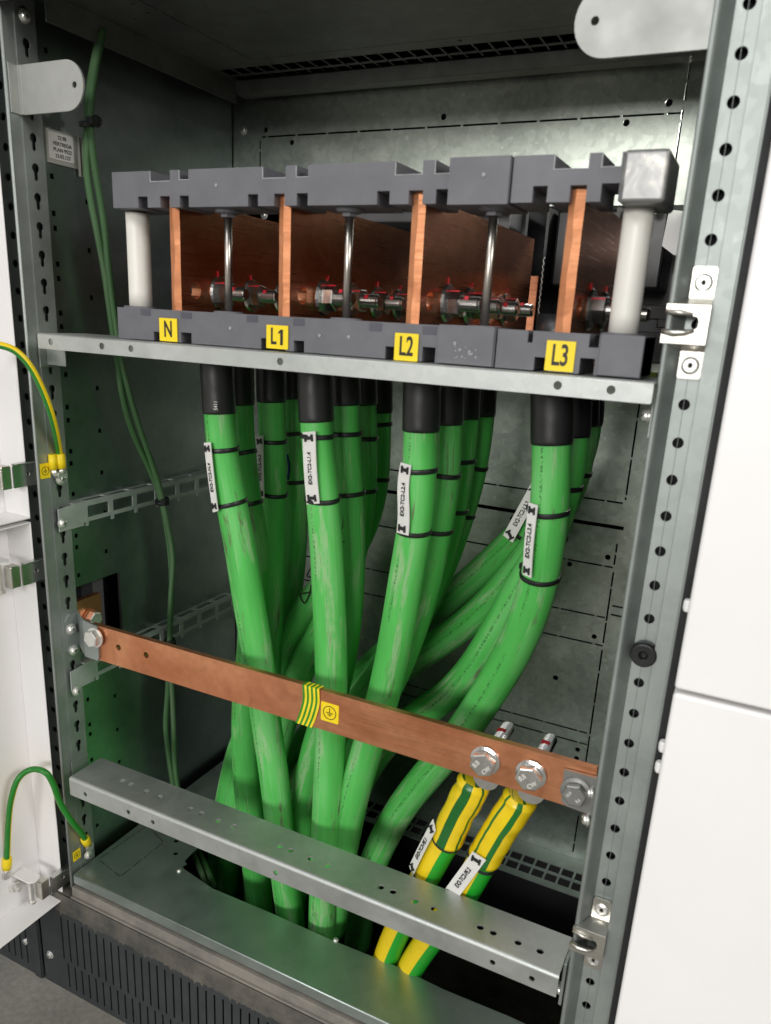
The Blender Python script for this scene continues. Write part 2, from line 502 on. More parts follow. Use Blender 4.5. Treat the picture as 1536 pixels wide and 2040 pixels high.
# right post
mb = MB()
W = .5758
mb.tube([(W + .0012, .0006, Z0), (W + .0012, .0006, Z1)], .0018, 12)
mb.prism([(W + .0018, .0), (W + .0030, .0), (W + .0100, .0118), (W + .0086, .0118)], lambda u, v: (u, v, Z0), (0, 0, Z1 - Z0))
mb.plate(rect(W + .0088, Z0, .6005, Z1), [circ(.5928, z, .0037) for z in hz], .0014, FY(.0122))
mb.box((.6003, .0050, Z0), (.6016, .0128, Z1))
mb.box((.6003, .0040, Z0), (.6125, .0052, Z1))
mb.tube([(.6120, .0048, Z0), (.6120, .0048, Z1)], .0014, 10)
mb.box((W - .0006, .001, Z0), (W + .0006, .040, Z1))
mb.box((W + .0086 + .0079, .01128, Z0), (W + .0086 + .0083, .0116, Z1))
mb.box((W + .0092, .01125, Z0), (W + .0097, .0117, Z1))
obj('corner_post', mb, M['galv'], cab, .0002, 1)
obj('post_shade_core', MB().box((W + .002, .020, Z0), (.604, .034, Z1)), M['void'], cab)  # same painted shade behind the right strip's holes

# left side sheet with square punch holes and a cut out
hs = [(102, 351), (106, 425), (109, 455), (177, 499), (172, 402), (114, 526), (116, 555), (182, 593), (120, 624), (122, 651),
      (130, 746), (133, 811), (135, 837), (193, 773), (198, 858), (140, 899), (141, 923), (202, 941), (145, 984), (208, 1021),
      (151, 1067), (152, 1090), (211, 1098), (156, 1146), (174, 1393), (228, 1386), (178, 1443), (233, 1453), (179, 1462), (182, 1513), (237, 1517),
      (190, 1597), (193, 1644), (90, 100), (430, 1500)]
holes = []
XS = -.008
for px, py in hs[:-1]:
    p = P(px, py, x=XS)
    if p.y > .037: holes.append(rect(p.y - .0021, p.z - .0024, p.y + .0021, p.z + .0024))
cut = rect(.0400, .268, .1045, .3455)
mb = MB().plate(rect(.034, -.05, .327, .910), holes + [cut], .0015, FX(XS))
mb.box((XS, .1045, .268), (XS + .003, .1053, .3455))
obj('side_panel', mb, M['galv_side'], cab)
obj('outer_light_block', MB().box((-.053, .022, -.18), (-.051, .62, 1.06)), M['void'], cab)  # unseen sheet added to keep light out of the side holes
obj('side_panel', MB().box((.600, .036, Z0), (.602, .62, 1.05)), M['void'], cab)  # unseen right wall, added in black so the left sheet reflects dark

# back sheet
YB = .33
holes = []


def dash(p0, p1, w=.0019, L=.042, gap=.0025, first=None):
    (x0, z0), (x1, z1) = p0, p1
    d = V((x1 - x0, z1 - z0)); n = d.length; d.normalize(); nn = V((-d.y, d.x)) * (w / 2)
    t = 0; l = first or L
    while t < n - .003:
        e = min(n, t + l)
        a = V((x0, z0)) + d * (t + gap / 2); b = V((x0, z0)) + d * (e - gap / 2)
        if (b - a).length > .002: holes.append([tuple(a - nn), tuple(b - nn), tuple(b + nn), tuple(a + nn)])
        t = e; l = L


def pb(px, py):
    p = P(px, py, y=YB); return (p.x, p.z)


XL, XR = .0335, .5205
zt = pb(1357, 224)[1]
a = pb(1395, 116); holes.append(rect(.0245, a[1] - .0017, a[0], a[1] + .0017))
dash((XL + .001, zt - .0005), (XR, zt - .0005), first=.009)
dash((XL, zt - .003), (XL, zt - .074), first=.012)
dash((XR + .0005, zt + .0035), (XR + .0005, .7705), first=.011)
dash((XR + .0008, zt + .043), (XR + .0008, zt + .006), L=.017)
holes.append(rect(XR + .003, zt + .0415, XR + .016, zt + .0435))
zb_ = pb(1245, 1003)[1]
dash((XR, .600), (XR, zb_ + .0025)); dash((XR - .001, zb_), (XL + .03, zb_), first=.02)
zf_ = pb(1256, 1055)[1]; holes.append(rect(.02, zf_ - .0022, .523, zf_ + .0022))
for q, xr in (((1225, 1131), .517), ((1209, 1231), .514), ((1205, 1287), .513), ((1173, 1461), .509), ((1173, 1484), .509)):
    z = pb(*q)[1]; dash((pb(*q)[0] - .001, z), (XL, z), first=.012)
xd = pb(1209, 1231)[0]
x_, z_ = pb(1231, 1081)
dash((x_ - .0005, z_), (x_ - .0005, pb(1225, 1131)[1] + .002), first=.013)
dash((xd, pb(1225, 1131)[1] - .004), (xd, pb(1205, 1287)[1] + .002), first=.02)
dash((xd, pb(1205, 1287)[1] - .004), (xd, pb(1169, 1531)[1]), first=.03)
dash((pb(1153, 1622)[0], pb(1153, 1622)[1]), (pb(1141, 1700)[0], pb(1141, 1700)[1] + .001))
holes.append(rect(xd + .004, pb(1220, 1208)[1], xd + .017, pb(1220, 1208)[1] + .002))
holes.append(rect(xd + .004, pb(1220, 1226)[1], xd + .017, pb(1220, 1226)[1] + .002))
for px, py, r in ((530, 259, .003), (582, 284, .003), (884, 233, .0033), (1248, 245, .0033), (1333, 205, .0035), (1211, 1110, .0032), (1135, 1124, .0030),
                  (1184, 1268, .003), (1107, 1350, .0033), (1151, 1493, .003), (1149, 1510, .003)):
    u, v = pb(px, py); holes.append(circ(u, v, r))
u, v = pb(1380, 352)
holes.append(rect(.0150, .625, .590, .7685))
mb = MB().plate(rect(-.0075, .0, .600, .9080), holes, .0015, FY(YB))
obj('back_panel', mb, M['galv_back'], cab)
# near-black sheets put in as shade: behind floor grille, rear compartment lining
obj('rear_shade_box', MB().box((-.05, .60, -.17), (.62, .604, 1.05)).box((-.05, .3345, -.17), (.62, .3355, -.002)).box((-.05, .336, .0), (.62, .60, .002))
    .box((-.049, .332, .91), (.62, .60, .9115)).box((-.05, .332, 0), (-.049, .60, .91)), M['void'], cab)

# roof: sheet with grille, seam lines, rear beam and side flange
ZR = .9035
holes = []
yg0, yg1 = P(1150, 66, z=ZR).y, P(1150, 102, z=ZR).y
for i in range(31):
    x = .0250 + .0168 * i
    for y0, y1 in ((yg0, (yg0 + yg1) / 2 - .0012), ((yg0 + yg1) / 2 + .0012, yg1)):
        holes.append([(x, y0), (x + .0150, y0), (x + .0150, y1), (x, y1)])
s0, s1, s2 = P(470, 100, z=ZR), P(520, 118, z=ZR), P(1145, 52, z=ZR)
hh = lambda a, b, w=.0007: holes.append([(a[0], a[1] - w), (b[0], b[1] - w), (b[0], b[1] + w), (a[0], a[1] + w)])
yy = P(800, 87, z=ZR).y
for i in range(9): hh((.085 + .047 * i, yy), (.085 + .047 * i + .0455, yy))
for i in range(4): holes.append(rect(.0842, yy - .045 - .047 * i, .0854, yy - .0015 - .047 * i))
for px, py in ((543, 125), (916, 81), (195, 66), (270, 38), (297, 26), (265, 8)):
    p = P(px, py, z=ZR)
    if p.y > -.02 and p.x > .02: holes.append(circ(p.x, p.y, .0026, 10))
mb = MB().plate(rect(.0205, .012, .575, .300), holes, .0014, FZ(ZR + .0007))
obj('roof_panel', mb, M['galv_dark'], cab)
mb = MB()
zr0 = P(465, 202, x=.012).z
mb.plate(rect(.030, .8797, .3000, .9030), [circ(P(199, 65, x=.019).y, P(199, 65, x=.019).z, .003)], .0014, FX(.019))
mb.box((.0197, .3002, .8890), (.575, .3014, .9030))
mb.box((.0197, .3014, .8890), (.575, .3200, .8902))
mb.box((.0197, .3200, .8902), (.575, .3212, .9030))
mb.box((-.008, .034, .9045), (.0205, .329, .9060))
obj('roof_frame', mb, M['galv_dark'], cab, .0004, 1)
obj('roof_light_block', MB().box((-.05, -.002, .96), (.62, .62, .965)).box((-.05, -.004, .885), (.62, -.002, 1.06)), M['void'], cab)  # unseen covers added to keep light out of the roof vents

# base plate: front tray with folded nose, left strip, rear strip with grille
px_ = [(.0035, .0)] + [(.5745, .0)]
edge = [(.5745, .0625), (.52, .0640), (.45, .0620), (.395, .0648), (.322, .0622), (.24, .0625), (.16, .0610), (.1100, .0700), (.1040, .0730), (.1060, .0790), (.1000, .0815), (.0985, .0965)]
holes = []
k0, k1, k2, k3 = P(196, 1712, z=0), P(294, 1644, z=0), P(326, 1678, z=0), P(240, 1746, z=0)


def dashq(a, b, n):
    for i in range(n):
        p = V(a) + (V(b) - V(a)) * ((i + .08) / n); q = V(a) + (V(b) - V(a)) * ((i + .88) / n)
        d = (q - p).normalized(); nn = V((-d.y, d.x, 0)) * .0006
        holes.append([tuple((p - nn)[:2]), tuple((q - nn)[:2]), tuple((q + nn)[:2]), tuple((p + nn)[:2])])


for a, b, n in ((k0, k1, 4), (k1, k2, 3), (k2, k3, 4), (k3, k0, 3)): dashq(a, b, n)
for px, py in ((351, 1675), (350, 1700), (330, 1655), (459, 1530), (452, 1540)):
    p = P(px, py, z=0); holes.append(circ(p.x, p.y, .0032, 10))
left = [(.0985, .262), (.0035, .262)]
mb = MB().plate(px_ + edge + left, holes, .0015, FZ(-.00075))
mb.tube([(.0035, .0008, -.0016), (.5745, .0008, -.0016)], .0017, 12)
mb.box((.0035, -.0008, -.0125), (.5745, .0006, -.0016))
hg = []
for i in range(31):
    x = .052 + .0165 * i
    for y0, y1 in ((.2720, .2865), (.2905, .3045)): hg.append(rect(x, y0, x + .0138, y1))
mb.plate(rect(.0035, .2621, .5745, .329), hg, .0015, FZ(-.00075))
obj('base_plate', mb, M['galv_floor'], cab)
# sill and dusty lower frame
obj('sill', MB().box((.002, -.0035, -.030), (.578, .02, -.0165)).box((.002, -.0065, -.031), (.578, -.0035, -.0285)), M['sill'], cab, .0006)
obj('base_frame', MB().box((-.052, -.0050, -.062), (.62, .03, -.0312)), M['dusty'], cab, .0006)

# D-shaped lifting tabs on both posts
def dtab(x0, x1, zc, h, hx, y):
    """x0 post side, x1 round end"""
    s = 1 if x1 > x0 else -1; r = .0165
    pts = [(x0, zc - h)]
    for cx, cz, a0 in ((x1 - s * h, zc, -PI / 2),):
        for i in range(17):
            a = a0 + PI * i / 16; pts.append((cx + s * h * math.cos(a), cz + h * math.sin(a)))
    pts.append((x0, zc + h))
    return MB().plate(pts, [circ(hx, zc, .0026, 12)], .002, FY(y))


mb = dtab(.0045, .0786, .8228, .0195, .0684, .012); mb.box((-.0002, .0015, .8035), (.0012, .0112, .8425)); mb.box((.0002, .0102, .8033), (.006, .0122, .8423))
tag(obj('lifting_tab', mb, M['tab'], None, .0003, 1), 'smaller round-ended steel tab on the left post', 'bracket', 'round-ended tabs on the posts')
mb = dtab(.5765, .4945, .8268, .0205, .5070, .0085); mb.box((.5745, .0075, .8063), (.5785, .011, .8473))
tag(obj('lifting_tab', mb, M['tab'], None, .0003, 1), 'large round-ended steel tab at the top of the right post', 'bracket', 'round-ended tabs on the posts')

# ------------------------------------------------------------------ cross bars
CLR = [(101, 684), (203, 695), (261, 702), (558, 731), (1110, 777), (1216, 786)]
hl = [circ(P(px, py, y=-.012).x, .6108, .0029) for px, py in CLR]
mb = MB().plate(rrect(.0275, .6040, .5752, .6165, .0015), hl, .0016, FY(-.0112))
mb.tube([(.0275, -.0104, .6160), (.5752, -.0104, .6160)], .0016, 10)
mb.box((.0275, -.0104, .6160), (.5752, .046, .6176))
mb.box((.0275, .0444, .604), (.5752, .046, .6160))
t = thing('cross_rail', 'upper light grey steel rail carrying the dark busbar supports', 'steel rail', (.03, .01, .604), 'steel rails across the cabinet')
obj('rail_body', mb, M['galv_rail'], t)
mb = MB().box((.0008, .010, .584), (.0026, .034, .6155)).box((.0026, .018, .5865), (.0275, .0195, .6155)); obj('end_bracket', mb, M['galv'], t, .0003, 1)
mb = MB().box((.5730, .010, .580), (.5745, .034, .6155)); obj('end_bracket', mb, M['galv'], t, .0003, 1)

ztop = .1445
TOP = [(243, 1556), (260, 1562), (291, 1576), (318, 1587), (379, 1611), (401, 1620), (435, 1635), (465, 1646), (558, 1685), (579, 1694), (619, 1710), (653, 1724),
       (759, 1767), (783, 1776), (827, 1795), (865, 1810), (957, 1847), (983, 1858), (1032, 1878), (1076, 1895)]
FR = [(169, 1573), (255, 1609), (304, 1631), (549, 1735), (981, 1918), (1059, 1952)]
ht = []
for px, py in TOP:
    p = P(px, py, z=ztop); ht.append(circ(p.x, max(.006, min(.027, p.y)), .0032))
hf = [circ(P(px, py, y=-.012).x, .1312, .0026) for px, py in FR]
mb = MB().plate(rect(.0225, -.0085, .5705, .0345), ht, .0016, FZ(ztop - .0008))
mb.plate(rrect(.0225, .1225, .5705, .1410, .001), hf, .0016, FY(-.0112))
arc = [(-.0120 + .0035 * (1 - math.cos(a)), .1410 + .0035 * math.sin(a)) for a in [PI / 2 * i / 5 for i in range(6)]]
vs = []; fs = []
for y, z in arc: vs += [(.0225, y, z), (.5705, y, z)]
for y, z in arc: vs += [(.0225, y + .0013, z - .0013), (.5705, y + .0013, z - .0013)]
for i in range(5): fs += [(2 * i, 2 * i + 1, 2 * i + 3, 2 * i + 2)]
for i in range(5): fs += [(12 + 2 * i, 14 + 2 * i, 15 + 2 * i, 13 + 2 * i)]
mb.add(vs, fs, True)
mb.box((.0225, .0329, .1225), (.5705, .0345, .1437))
t = thing('cross_rail', 'lower grey steel rail with many top holes, in front of the cables', 'steel rail', (.03, .01, .1225), 'steel rails across the cabinet')
obj('rail_body', mb, M['galv_rail'], t)
obj('end_bracket', MB().box((.0008, .010, .118), (.0022, .034, .1455)), M['galv'], t, .0003, 1)
obj('end_bracket', MB().box((.5708, .004, .100), (.5735, .034, .1435)), M['galv'], t, .0003, 1)

# ------------------------------------------------------------------ busbar supports
px2x = lambda px, py=350: P(px, py, y=0.).x
ZTB, ZTT = .7245, .7520
DEP = .044


def silhouette(x0, x1, zb, zt, topn, botn):
    """topn/botn: (xa, xb, depth) notches"""
    pts = [(x0, zb)]
    for a, b, d in sorted(botn): pts += [(a, zb), (a, zb + d), (b, zb + d), (b, zb)]
    pts += [(x1, zb), (x1, zt)]
    for a, b, d in sorted(topn, reverse=True): pts += [(b, zt), (b, zt - d), (a, zt - d), (a, zt)]
    pts.append((x0, zt))
    return pts


def support(name, label, x0, x1, zb, zt, topn, botn, caps, dots, edges=True):
    t = thing(name, label, 'busbar support', ((x0 + x1) / 2, .02, zb), 'grey busbar supports')
    sil = silhouette(x0, x1, zb, zt, topn, botn)
    mb = MB().plate(sil, [], DEP, FY(DEP / 2))
    for a, b, c, d, pr in caps: mb.box((a, -pr, c), (b, DEP + pr, d))
    obj('body', mb, M['gray'], t, .0006, 2)
    # recessed pads behind the notches: narrower core so that notches read as cavities
    if edges:
        for a, b, d in topn:
            e = MB().prism([(a - .0006, zt - .0002), (a - .0006, zt - d - .0005), (b + .0003, zt - d - .0005), (b + .0003, zt - d + .0001), (a + .0001, zt - d + .0001), (a + .0001, zt - .0002)], lambda u, v: (u, -.0003, v), (0, .0006, 0))
            obj('worn_edge', e, M['grayedge'], t)
    d_ = MB()
    for x, z in dots: d_ = MB(); d_.lathe([(.0013, 0), (.0013, .0004)], 8, frame((x, -.0002 - (max([c[4] for c in caps if c[0] < x < c[1]] or [0])), z), (1, 0, 0), (0, 0, 1))); obj('moulding_mark', d_, M['grayedge'], t)
    return t


def nx(l, py): return [(px2x(a, py), px2x(b, py), d) for a, b, d in l]


# top left (three phases) and top right
tn = nx([(299, 338, .0078), (357, 375, .0072), (524, 569, .0080), (591, 614, .0078), (789, 843, .0085), (868, 897, .0085)], 335)
bn = nx([(275, 294, .0085), (319, 338, .0085), (358, 376, .0085), (494, 514, .0085), (546, 567, .0085), (591, 613, .0085), (751, 776, .0088), (814, 842, .0088), (868, 896, .0092)], 395)
XJ = px2x(1018, 350)
XCl, XCr = px2x(897, 350), px2x(1017, 350)
support('busbar_support', 'long dark grey support across the tops of the three left-hand bars', px2x(223), XJ, ZTB, ZTT, tn, bn,
        [(XCl, XCr, ZTB - .001, ZTT + .0006, .0022)], [(px2x(431), .7400), (px2x(966), .7415)])
tn = nx([(1107, 1175, .0085), (1202, 1240, .0080)], 310)
bn = nx([(1061, 1090, .0098), (1135, 1168, .0098), (1197, 1232, .0105)], 385)
XE = .5612
support('busbar_support', 'short grey support with worn end cap on top of the right-hand bar', XJ + .0012, XE, ZTB, ZTT + .0005, tn, bn,
        [], [])
t_ = [o for o in COL.objects if o.get('label', '').startswith('short grey support with worn')][0]
obj('end_cap', MB().box((px2x(1239), -.0030, ZTB - .0015), (px2x(1331), DEP + .003, ZTT + .0012)), M['worncap'], t_, .0026, 4)
# undersides bosses are built with the rods below
ZBB, ZBT = .6185, .6445
tn = []
bn = nx([(307, 354, .0075), (361, 382, .0085), (520, 568, .0085), (585, 606, .0085), (768, 816, .009), (842, 868, .0105)], 690)
XJ2 = px2x(986, 690)
tB1 = support('busbar_support', 'long dark grey support with N, L1 and L2 stickers on the upper rail', px2x(235, 640), XJ2, ZBB, ZBT, tn, bn,
              [(px2x(875, 690), px2x(984, 690), ZBB + .0003, ZBT + .0008, .0020)],
              [(px2x(459, 660), .6330), (px2x(637, 670), .6320), (px2x(695, 674), .6325), (px2x(908, 690), .6330)], edges=False)
tn = nx([(1051, 1061, .0078), (1174, 1194, .0085)], 680)
bn = nx([(1063, 1092, .009), (1154, 1184, .0105)], 730)
tB2 = support('busbar_support', 'short dark grey support carrying the yellow L3 sticker', XJ2 + .0012, .5645, ZBB, ZBT, tn, bn,
              [(px2x(1195, 700), .5645, ZBB + .0003, ZBT + .0006, .0028)], [], edges=False)
pk = plain('pocket_shade_grey', (.075, .075, .095), .4, 0, .1, 40)  # flat darker pads put the shade of shallow recesses into colour
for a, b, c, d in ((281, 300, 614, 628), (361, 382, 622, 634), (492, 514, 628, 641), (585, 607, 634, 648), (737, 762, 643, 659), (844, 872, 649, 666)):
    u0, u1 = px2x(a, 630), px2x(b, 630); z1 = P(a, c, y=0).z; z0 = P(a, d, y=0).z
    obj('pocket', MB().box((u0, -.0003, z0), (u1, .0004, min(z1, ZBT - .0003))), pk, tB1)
sc = MB()
for i in range(16):
    x = px2x(random.uniform(905, 960), 705); z = random.uniform(.6225, .6325); s_ = random.uniform(.0004, .0012)
    sc.lathe([(s_, 0), (s_ * .7, .0002)], 6, frame((x, -.0021, z), (1, 0, 0), (0, 0, 1)))
obj('paint_fleck', sc, M['grayedge'], tB1)


def sticker(parent, s, x0, x1, z0, z1, y, tilt=0):
    c = V(((x0 + x1) / 2, y, (z0 + z1) / 2)); w, h = x1 - x0, z1 - z0
    R = Matrix.Rotation(tilt, 4, 'Y')
    F = frame(c, R @ V((1, 0, 0)), R @ V((0, 0, 1)))
    o = obj('sticker', MB().plate(rrect(-w / 2, -h / 2, w / 2, h / 2, .0006), [], .0005, F), M['yellow'], parent)
    F2 = F.copy(); F2.translation = c + V((0, -.0004, 0))
    if s == 'L1':
        H = h * .66
        text('lettering', 'L', h * .98, F2 @ Matrix.Translation((-w * .17, 0, 0)), M['ink'], o, .00035, .66)
        obj('lettering', MB().plate([(w * .15, -H / 2), (w * .27, -H / 2), (w * .27, H / 2), (w * .17, H / 2), (w * .06, H * .33), (w * .06, H * .20), (w * .15, H * .30)], [], .0002, F2), M['ink'], o)
        return
    text('lettering', s, h * .98, F2, M['ink'], o, .00035, .62 if len(s) > 1 else .66)


for s, a, b, c, d, par, y in (('N', 318, 353, 634, 680, tB1, -.0010), ('L1', 531, 574, 648, 695, tB1, -.0010), ('L2', 786, 833, 664, 719, tB1, -.0010), ('L3', 1087, 1145, 679, 740, tB2, -.0010)):
    p = P(a, (c + d) / 2, y=y); q = P(b, (c + d) / 2, y=y); m_ = (a + b) / 2
    sticker(par, s, p.x, q.x, P(m_, d, y=y).z, P(m_, c, y=y).z, y, .0)

# white spacer tubes, steel rods
for (a, b, r, lab) in (((277, 415), (278, 612), .0100, 'left white spacer tube, beside the bar marked N'), ((1269, 400), (1248, 665), .0098, 'right white spacer tube, under the worn end cap')):
    x = (P(*a, y=.022).x + P(*b, y=.022).x) / 2
    mb = MB().tube([(x, .022, ZBT + .0006 + i * (ZTB - .0015 - ZBT - .0006) / 6) for i in range(7)], r, 32)
    tag(obj('spacer_tube', mb, M['white_tube']), lab, 'tube', 'white spacer tubes')
    base = tB1 if x < .3 else tB2
    obj('collar', MB().lathe([(r * 1.5, 0), (r * 1.45, .0016)], 28, Matrix.Translation((x, .022, ZBT))), M['gray'], base)
for (a, b, lab) in (((454, 415), (456, 620), 'thin steel rod between the N and L1 bars'), ((696, 405), (691, 632), 'thin steel rod between the L1 and L2 bars'), ((985, 405), (965, 648), 'thin steel rod between the L2 and L3 bars')):
    x = (P(*a, y=.018).x + P(*b, y=.018).x) / 2
    t = thing('tie_rod', lab, 'rod', (x, .018, ZBT), 'steel rods between the supports')
    obj('rod', MB().tube([(x, .018, ZBT - .002), (x, .018, (ZBT + ZTB) / 2), (x, .018, ZTB + .001)], .0032, 16), M['stain'], t)
    obj('boss', MB().lathe([(.0085, -.0028), (.010, -.0020), (.011, 0)], 24, Matrix.Translation((x, .018, ZTB - .0003))).lathe([(.006, -.0055), (.006, -.0028)], 6, Matrix.Translation((x, .018, ZTB - .0003))), M['gray'], t)
    obj('boss', MB().lathe([(.013, 0), (.012, .0016)], 24, Matrix.Translation((x, .018, ZBT - .0002))), M['gray'], t)

# ------------------------------------------------------------------ busbars
NUTY = [.061, .1095, .1600, .2080]
BX = {'N': .1702, 'L1': .2790, 'L2': .3915, 'L3': .5035}
BLAB = {'N': 'copper busbar marked N, leftmost of the four', 'L1': 'copper busbar marked L1, second from the left', 'L2': 'copper busbar marked L2, third from the left', 'L3': 'copper busbar marked L3, rightmost of the four'}
for k, x in BX.items():
    y1 = .285 if k in ('L2', 'L3') else .325
    if k == 'L3': y1 = .20
    t = thing('busbar', BLAB[k], 'busbar', (x + .005, .01, .60), 'upright copper busbars')
    mb = MB().plate(rect(.0088, .628 if k in 'N' else .622, y1, .7315 if True else 0), [circ(.0275, .6615, .0070, 22)] + [circ(yy_, .6612, .0052, 12) for yy_ in NUTY], .0100, FX(x + .005))
    o = obj('bar', mb, M['copper'], t, .0006, 2)
    # sheared front edge: slightly uneven facing strip
    e = MB(); n = 26; z0, z1 = .636, .7335
    vs = []; fs = []
    for i in range(n + 1):
        z = z0 + (z1 - z0) * i / n
        j0 = .0006 * pnoise(V((x * 90, z * 60, 1))); j1 = .0007 * pnoise(V((x * 90, z * 60, 5))); jm = .0016 * pnoise(V((x * 50, z * 55, 9)))
        vs += [(x - .0002 + j0 * .4, .0086, z), (x + .0045 + jm, .0074 + .0006 * pnoise(V((x * 9, z * 130, 3))), z), (x + .0102 + j1 * .4, .0086, z)]
    for i in range(n):
        a = 3 * i; fs += [(a, a + 1, a + 4, a + 3), (a + 1, a + 2, a + 5, a + 4)]
    e.add(vs, fs)
    obj('sheared_edge', e, M['copper_edge'], t)

# busbar nuts: one prototype (axis +x), copied
def hexprof(mb, af, h0, h1, F, ch=.0009):
    r = af / math.sqrt(3)
    mb.lathe([(r * .90, h0), (r, h0 + ch), (r, h1 - ch), (r * .90, h1)], 6, F)


AX = Matrix.Rotation(PI / 2, 4, 'Y')
proto = thing('busbar_nut', 'x', 'nut and bolt')
obj('washer', MB().lathe([(.0146, 0), (.0150, .0006), (.0138, .0026), (.0075, .0028)], 28, AX), M['bolt'], proto)
mb = MB(); hexprof(mb, .0185, .0028, .0128, AX @ Matrix.Rotation(.25, 4, 'Z')); obj('nut', mb, M['bolt'], proto)
pr = [(.0058, .0128)]
z = .0128
while z < .0268: pr += [(.0060, z + .0004), (.0052, z + .0011)]; z += .0015
pr += [(.0045, z + .0008)]
st = obj('stud', MB().lathe(pr, 18, AX), M['bolt'], proto)
for q in ((0.0002, -.0010, .0095, .0012, .0004, .0190), (.0030, -.0042, .0075, .0120, -.0006, .0098), (.0160, -.0050, .0030, .0195, -.0005, .0060)):
    obj('paint_mark', MB().box(q[:3], q[3:]), M['red'], proto, .0004, 2)
ords = ['front', 'second', 'third', 'rearmost']
first = True
for k, x in BX.items():
    for i, y in enumerate(NUTY):
        if k == 'L3' and i > 2: continue
        if k == 'N' and i > 2: continue
        lab = {0: 'front nut and bolt on the %s busbar, red paint mark', 1: 'second nut from the front on the %s busbar', 2: 'third nut from the front on the %s busbar', 3: 'rearmost visible nut on the %s busbar'}[i] % k
        mt = Matrix.Translation((x + .0101, y, .6612)) @ Matrix.Rotation(.35 * math.sin(i * 2.3 + x * 40), 4, 'X')
        if first: proto.matrix_world = mt; proto['label'] = lab; proto['group'] = 'nuts on the busbars'; first = False
        else: dup(proto, mt, lab, 'nuts on the busbars')

# ------------------------------------------------------------------ screws: prototype axis +z, copied
sp = thing('screw', 'x', 'screw')
obj('washer', MB().lathe([(.0058, 0), (.0058, .0008), (.0040, .0009)], 20), M['zinc'], sp)
obj('head', MB().lathe([(.0042, .0009), (.0044, .0025), (.0038, .0036), (.0022, .0043), (.0014, .0043), (.0010, .0030)], 16), M['zinc'], sp)
obj('recess', MB().box((-.0026, -.0004, .0040), (.0026, .0004, .00445)).box((-.0004, -.0026, .00402), (.0004, .0026, .00447)), M['galv_dark'], sp)
RX = Matrix.Rotation(PI / 2, 4, 'Y'); RY = Matrix.Rotation(PI / 2, 4, 'X')
first = True


def screw(p, R, label, s=1., rot=.3):
    global first
    mt = Matrix.Translation(p) @ R @ Matrix.Rotation(rot, 4, 'Z') @ Matrix.Scale(s, 4)
    if first: sp.matrix_world = mt; sp['label'] = label; sp['group'] = 'small screws'; first = False
    else: dup(sp, mt, label, 'small screws')


screw(P(112, 712, x=.003), RX, 'screw just below the left end of the upper rail')
screw(P(124, 1042, x=.009), RX, 'screw holding the upper slotted cable rail')
screw(P(152, 1376, x=.009), RX, 'screw holding the lower slotted cable rail')
screw(P(141, 1253, x=.0025), RX, 'upper screw of the bracket left of the earth bar', 1.05)
screw(P(146, 1295, x=.0025), RX, 'lower screw of the bracket left of the earth bar', 1.05)
screw(P(121, 954, x=.004), RX, 'screw through the upper earth lug on the left post', 1.1)
screw(P(175, 1702, x=.004), RX, 'screw through the lower earth lug near the base plate', 1.)
screw(P(48, 33, x=.003), RX, 'screw at the top of the left post', 1.)
screw(P(1291, 828, y=.022), Matrix.Rotation(-PI / 2, 4, 'Y') @ Matrix.Rotation(.5, 4, 'X'), 'screw on the right post below the upper rail')
screw(P(1178, 1578, y=.018), Matrix.Rotation(-PI / 2, 4, 'Y') @ Matrix.Rotation(.5, 4, 'X'), 'upper screw right of the earth bar end')
screw(P(1170, 1632, y=.018), Matrix.Rotation(-PI / 2, 4, 'Y') @ Matrix.Rotation(.5, 4, 'X'), 'lower screw right of the earth bar end')
screw(P(1118, 1970, y=.010), Matrix.Rotation(-PI / 2, 4, 'Y') @ Matrix.Rotation(.5, 4, 'X'), 'screw at the right end of the lower rail')
screw(P(486, 260, y=.3285), RY, 'screw in the top left of the back sheet', .9)
screw(P(485, 425, y=.3275), RY, 'left one of two screws behind the N busbar', .8)
screw(P(527, 428, y=.3275), RY, 'right one of two screws behind the N busbar', .9)
screw(P(1304, 416, y=.3285), RY, 'screw behind the right white tube', .9)
screw(P(357, 1735, z=.0), Matrix.Identity(4), 'tiny screw at the left rim of the cable opening', .55)
screw(P(669, 1873, z=.0), Matrix.Identity(4), 'tiny screw midway along the front rim of the opening', .55)
screw(P(53, 1874, y=-.006), RY, 'screw in the plinth left of the corner joint', .95)
screw(P(101, 1901, y=-.006), RY, 'screw in the slotted plinth right of the corner joint', .95)

# ------------------------------------------------------------------ earth bar
YP = .020
t = thing('earth_bar', 'long copper earth bar slanting across in front of the cables', 'earth bar', (.05, YP, .279))
ZP0, ZP1 = .2795, .3195
h1, h2 = P(236, 1290, y=YP), P(291, 1305, y=YP)
mb = MB().plate(rect(.036, ZP0, .572, ZP1), [circ(h1.x, h1.z, .0034, 16), circ(h2.x, h2.z, .0034, 16)], .006, FY(YP + .003))
obj('bar', mb, M['copper_pe'], t, .0006, 2)
